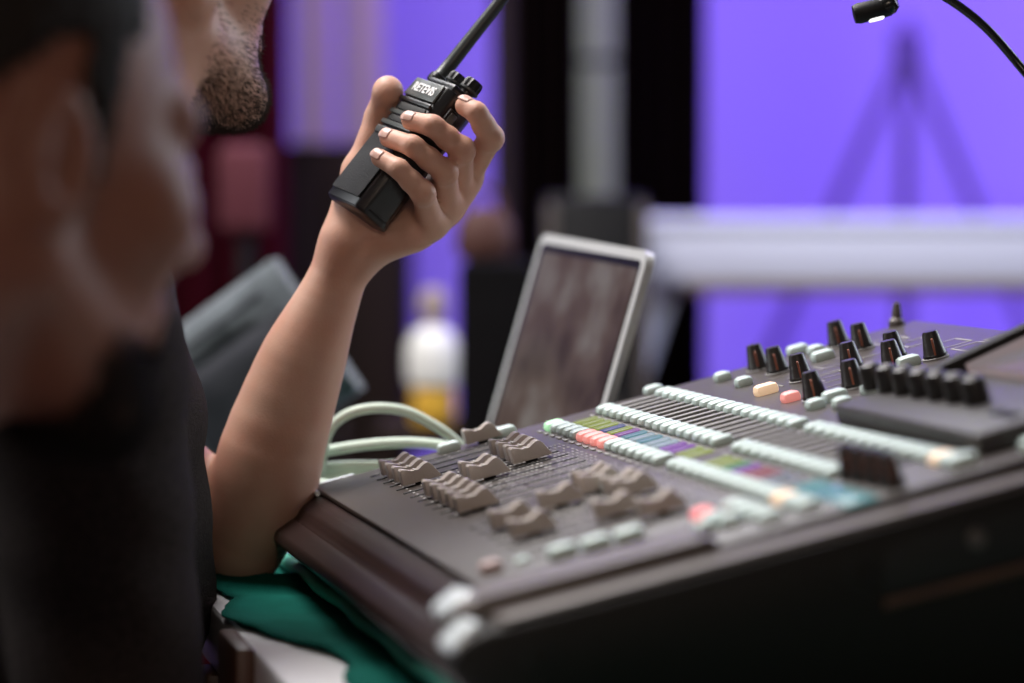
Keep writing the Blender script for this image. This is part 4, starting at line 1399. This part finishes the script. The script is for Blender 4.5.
def body1(P):
    d = chain(P, [N1t, (N1t + N1b) / 2, N1b], [0.054, 0.056, 0.066], 0.03)
    d = su(d, chain(P, S1, [0.05, 0.07, 0.05], 0.05), 0.05)
    for s in (-1, 1):
        d = su(d, chain(P, [N1b + np.array([0, s * .06, -.1]), HIP1 + np.array([0, s * .05, .05])], [0.075, 0.09], 0.05), 0.06)
    for i, s in ((0, 1), (2, -1)):
        elb = S1[i] + np.array([0.02, s * 0.03, -0.28]); hnd = elb + np.array([0.24, -s * 0.05, -0.02])
        d = su(d, chain(P, [S1[i], elb, hnd], [0.05, 0.038, 0.026], 0.02), 0.02)
        d = su(d, cone(P, hnd, hnd + np.array([0.08, -s * 0.01, -0.01]), 0.026, 0.024), 0.015)
        for q in range(4):
            o_ = np.array([0.08, -s * 0.01 + (q - 1.5) * 0.018, -0.01])
            d = su(d, chain(P, [hnd + o_, hnd + o_ + np.array([0.04, 0, 0.0]), hnd + o_ + np.array([0.07 - 0.006 * abs(q - 1.5), 0, -0.015])], [0.0105, 0.0095, 0.008], 0.004), 0.005)
        d = su(d, chain(P, [hnd + np.array([0.03, s * -0.025, 0.0]), hnd + np.array([0.065, s * -0.05, 0.01]), hnd + np.array([0.095, s * -0.052, 0.0])], [0.012, 0.0105, 0.009], 0.004), 0.008)
    return su(head1(P), d, 0.022)


p1 = empty('person', (HIP1[0], HIP1[1], 0))
q1 = np.array([HIP1[0], HIP1[1], 0.0])
tag(p1, 'blurred man in a navy top in profile nearest the camera at left', 'person')
lo1 = np.minimum(HIP1 - 0.2, S1[2] - np.array([0.15, 0.13, 0.5])); lo1[2] = 0.44
hi1 = np.array([max(HC1.x + 0.16, S1[2][0] + 0.40), S1[0][1] + 0.14, HC1.z + 0.17])
V1, F1 = nets(body1, lo1, hi1, 0.0048)
for _ in range(2):
    dd = body1(V1.astype(np.float32))
    V1 = V1 - grad(body1, V1.astype(np.float32), 0.002) * dd[:, None]
link_mesh('body', np_mesh('body', V1 - q1, F1, M['skin_dark']), p1)
Q = (V1 - HC1n) @ Rn1 / HS1
mk = beard_mask(Q, -0.15) & (Q[:, 2] < -0.070) & (Q[:, 0] > 0.042)
cand = np.where(mk)[0]
reps = [cand[rng.random(len(cand)) < np.clip((-0.06 - Q[cand, 2]) / 0.03, 0.1, 0.9)] for _ in range(7)]
sel = np.concatenate(reps)
base = V1[sel] + rng.normal(size=(len(sel), 3)) * 0.0025
base = base - grad(body1, base.astype(np.float32)) * body1(base.astype(np.float32))[:, None]
N = grad(body1, base.astype(np.float32))
strands('beard', base - q1, N, 0.012, 0.0005, M['hair'], p1, droop=Rn1 @ np.array([0.3, 0, -0.7]), spread=0.35)
hm = (Q[:, 2] > 0.052 - 0.80 * np.clip(-Q[:, 0] - 0.012, 0, 0.12) + 0.2 * np.clip(Q[:, 0], 0, .1) + nz(Q, 140) * 0.003) & (Q[:, 0] < 0.036 + nz(Q, 100) * .006 - 0.10 * (np.abs(Q[:, 1]) - 0.04)) & (Q[:, 2] > -0.055)
hm |= (np.abs(Q[:, 0] - 0.006) < 0.012) & (Q[:, 2] > -0.01) & (Q[:, 2] < 0.07) & (np.abs(Q[:, 1]) > 0.05) & (np.abs(Q[:, 1]) < 0.078)
cap_mesh('hair', V1, F1, hm, body1, 0.005, M['hair'], p1, q1)
for sd in (-1, 1):
    bm1 = (np.abs(Q[:, 2] - 0.036) < 0.0050) & (Q[:, 0] > 0.058) & (Q[:, 1] * sd > 0.014) & (Q[:, 1] * sd < 0.05)
    if bm1.sum() > 12:
        cap_mesh('eyebrow', V1, F1, bm1, body1, 0.003, M['hair'], p1, q1)


def jacket(P):
    d = chain(P, S1, [0.062, 0.082, 0.062], 0.05)
    d = su(d, cone(P, N1b + np.array([0, 0, -0.05]), N1b + np.array([0.006, 0.002, 0.0]), 0.084, 0.074), 0.02)
    for s in (-1, 1):
        d = su(d, chain(P, [N1b + np.array([0.01, s * .07, -.1]), HIP1 + np.array([0.02, s * .06, .02])], [0.10, 0.115], 0.05), 0.06)
    for i, s in ((0, 1), (2, -1)):
        elb = S1[i] + np.array([0.02, s * 0.03, -0.28]); hnd = elb + np.array([0.19, -s * 0.04, -0.016])
        d = su(d, chain(P, [S1[i], elb, hnd], [0.064, 0.052, 0.040], 0.02), 0.03)
    ax = (N1t - N1b); ax = ax / np.linalg.norm(ax)
    top = (P - (N1b + ax * 0.004).astype(np.float32)) @ ax.astype(np.float32)
    near = cone(P, N1b - ax * 0.03, N1t + ax * 0.05, 0.095, 0.095)
    return np.maximum(d, -np.maximum(-top, near))


Vj, Fj = nets(jacket, lo1 - 0.03, hi1 + np.array([0, 0.03, -0.1]), 0.006)
link_mesh('jacket', np_mesh('jacket', Vj - q1, Fj, M['navy']), p1)
def trousers1(P):
    d = None
    for s in (-1, 1):
        h = HIP1 + np.array([0, s * .09, 0]); kn = h + np.array([0.40, 0.02 * s, -0.02]); an = kn + np.array([0.02, 0, -0.40])
        c = chain(P, [h, kn, an], [0.10, 0.07, 0.052], 0.03)
        d = c if d is None else su(d, c, 0.05)
    return d
Vt, Ft = nets(trousers1, (HIP1[0] - 0.14, HIP1[1] - 0.24, 0.0), (HIP1[0] + 0.56, HIP1[1] + 0.24, 0.64), 0.012)
link_mesh('trousers', np_mesh('trousers', Vt - q1, Ft, M['trouser']), p1)
for s in (-1, 1):
    MB().lathe([(0, 0), (0.045, 0.0), (0.05, 0.012), (0.046, 0.04), (0.03, 0.06), (0, 0.065)], 20, Matrix.Translation((0.47, s * 0.11, 0)) @ Matrix.Diagonal((2.5, 1, 1, 1))).build('shoe', M['black'], p1)
stool((HIP1[0] - 0.02, HIP1[1], 0), HIP1[2] - 0.10, 'round black stool under the man nearest the camera')
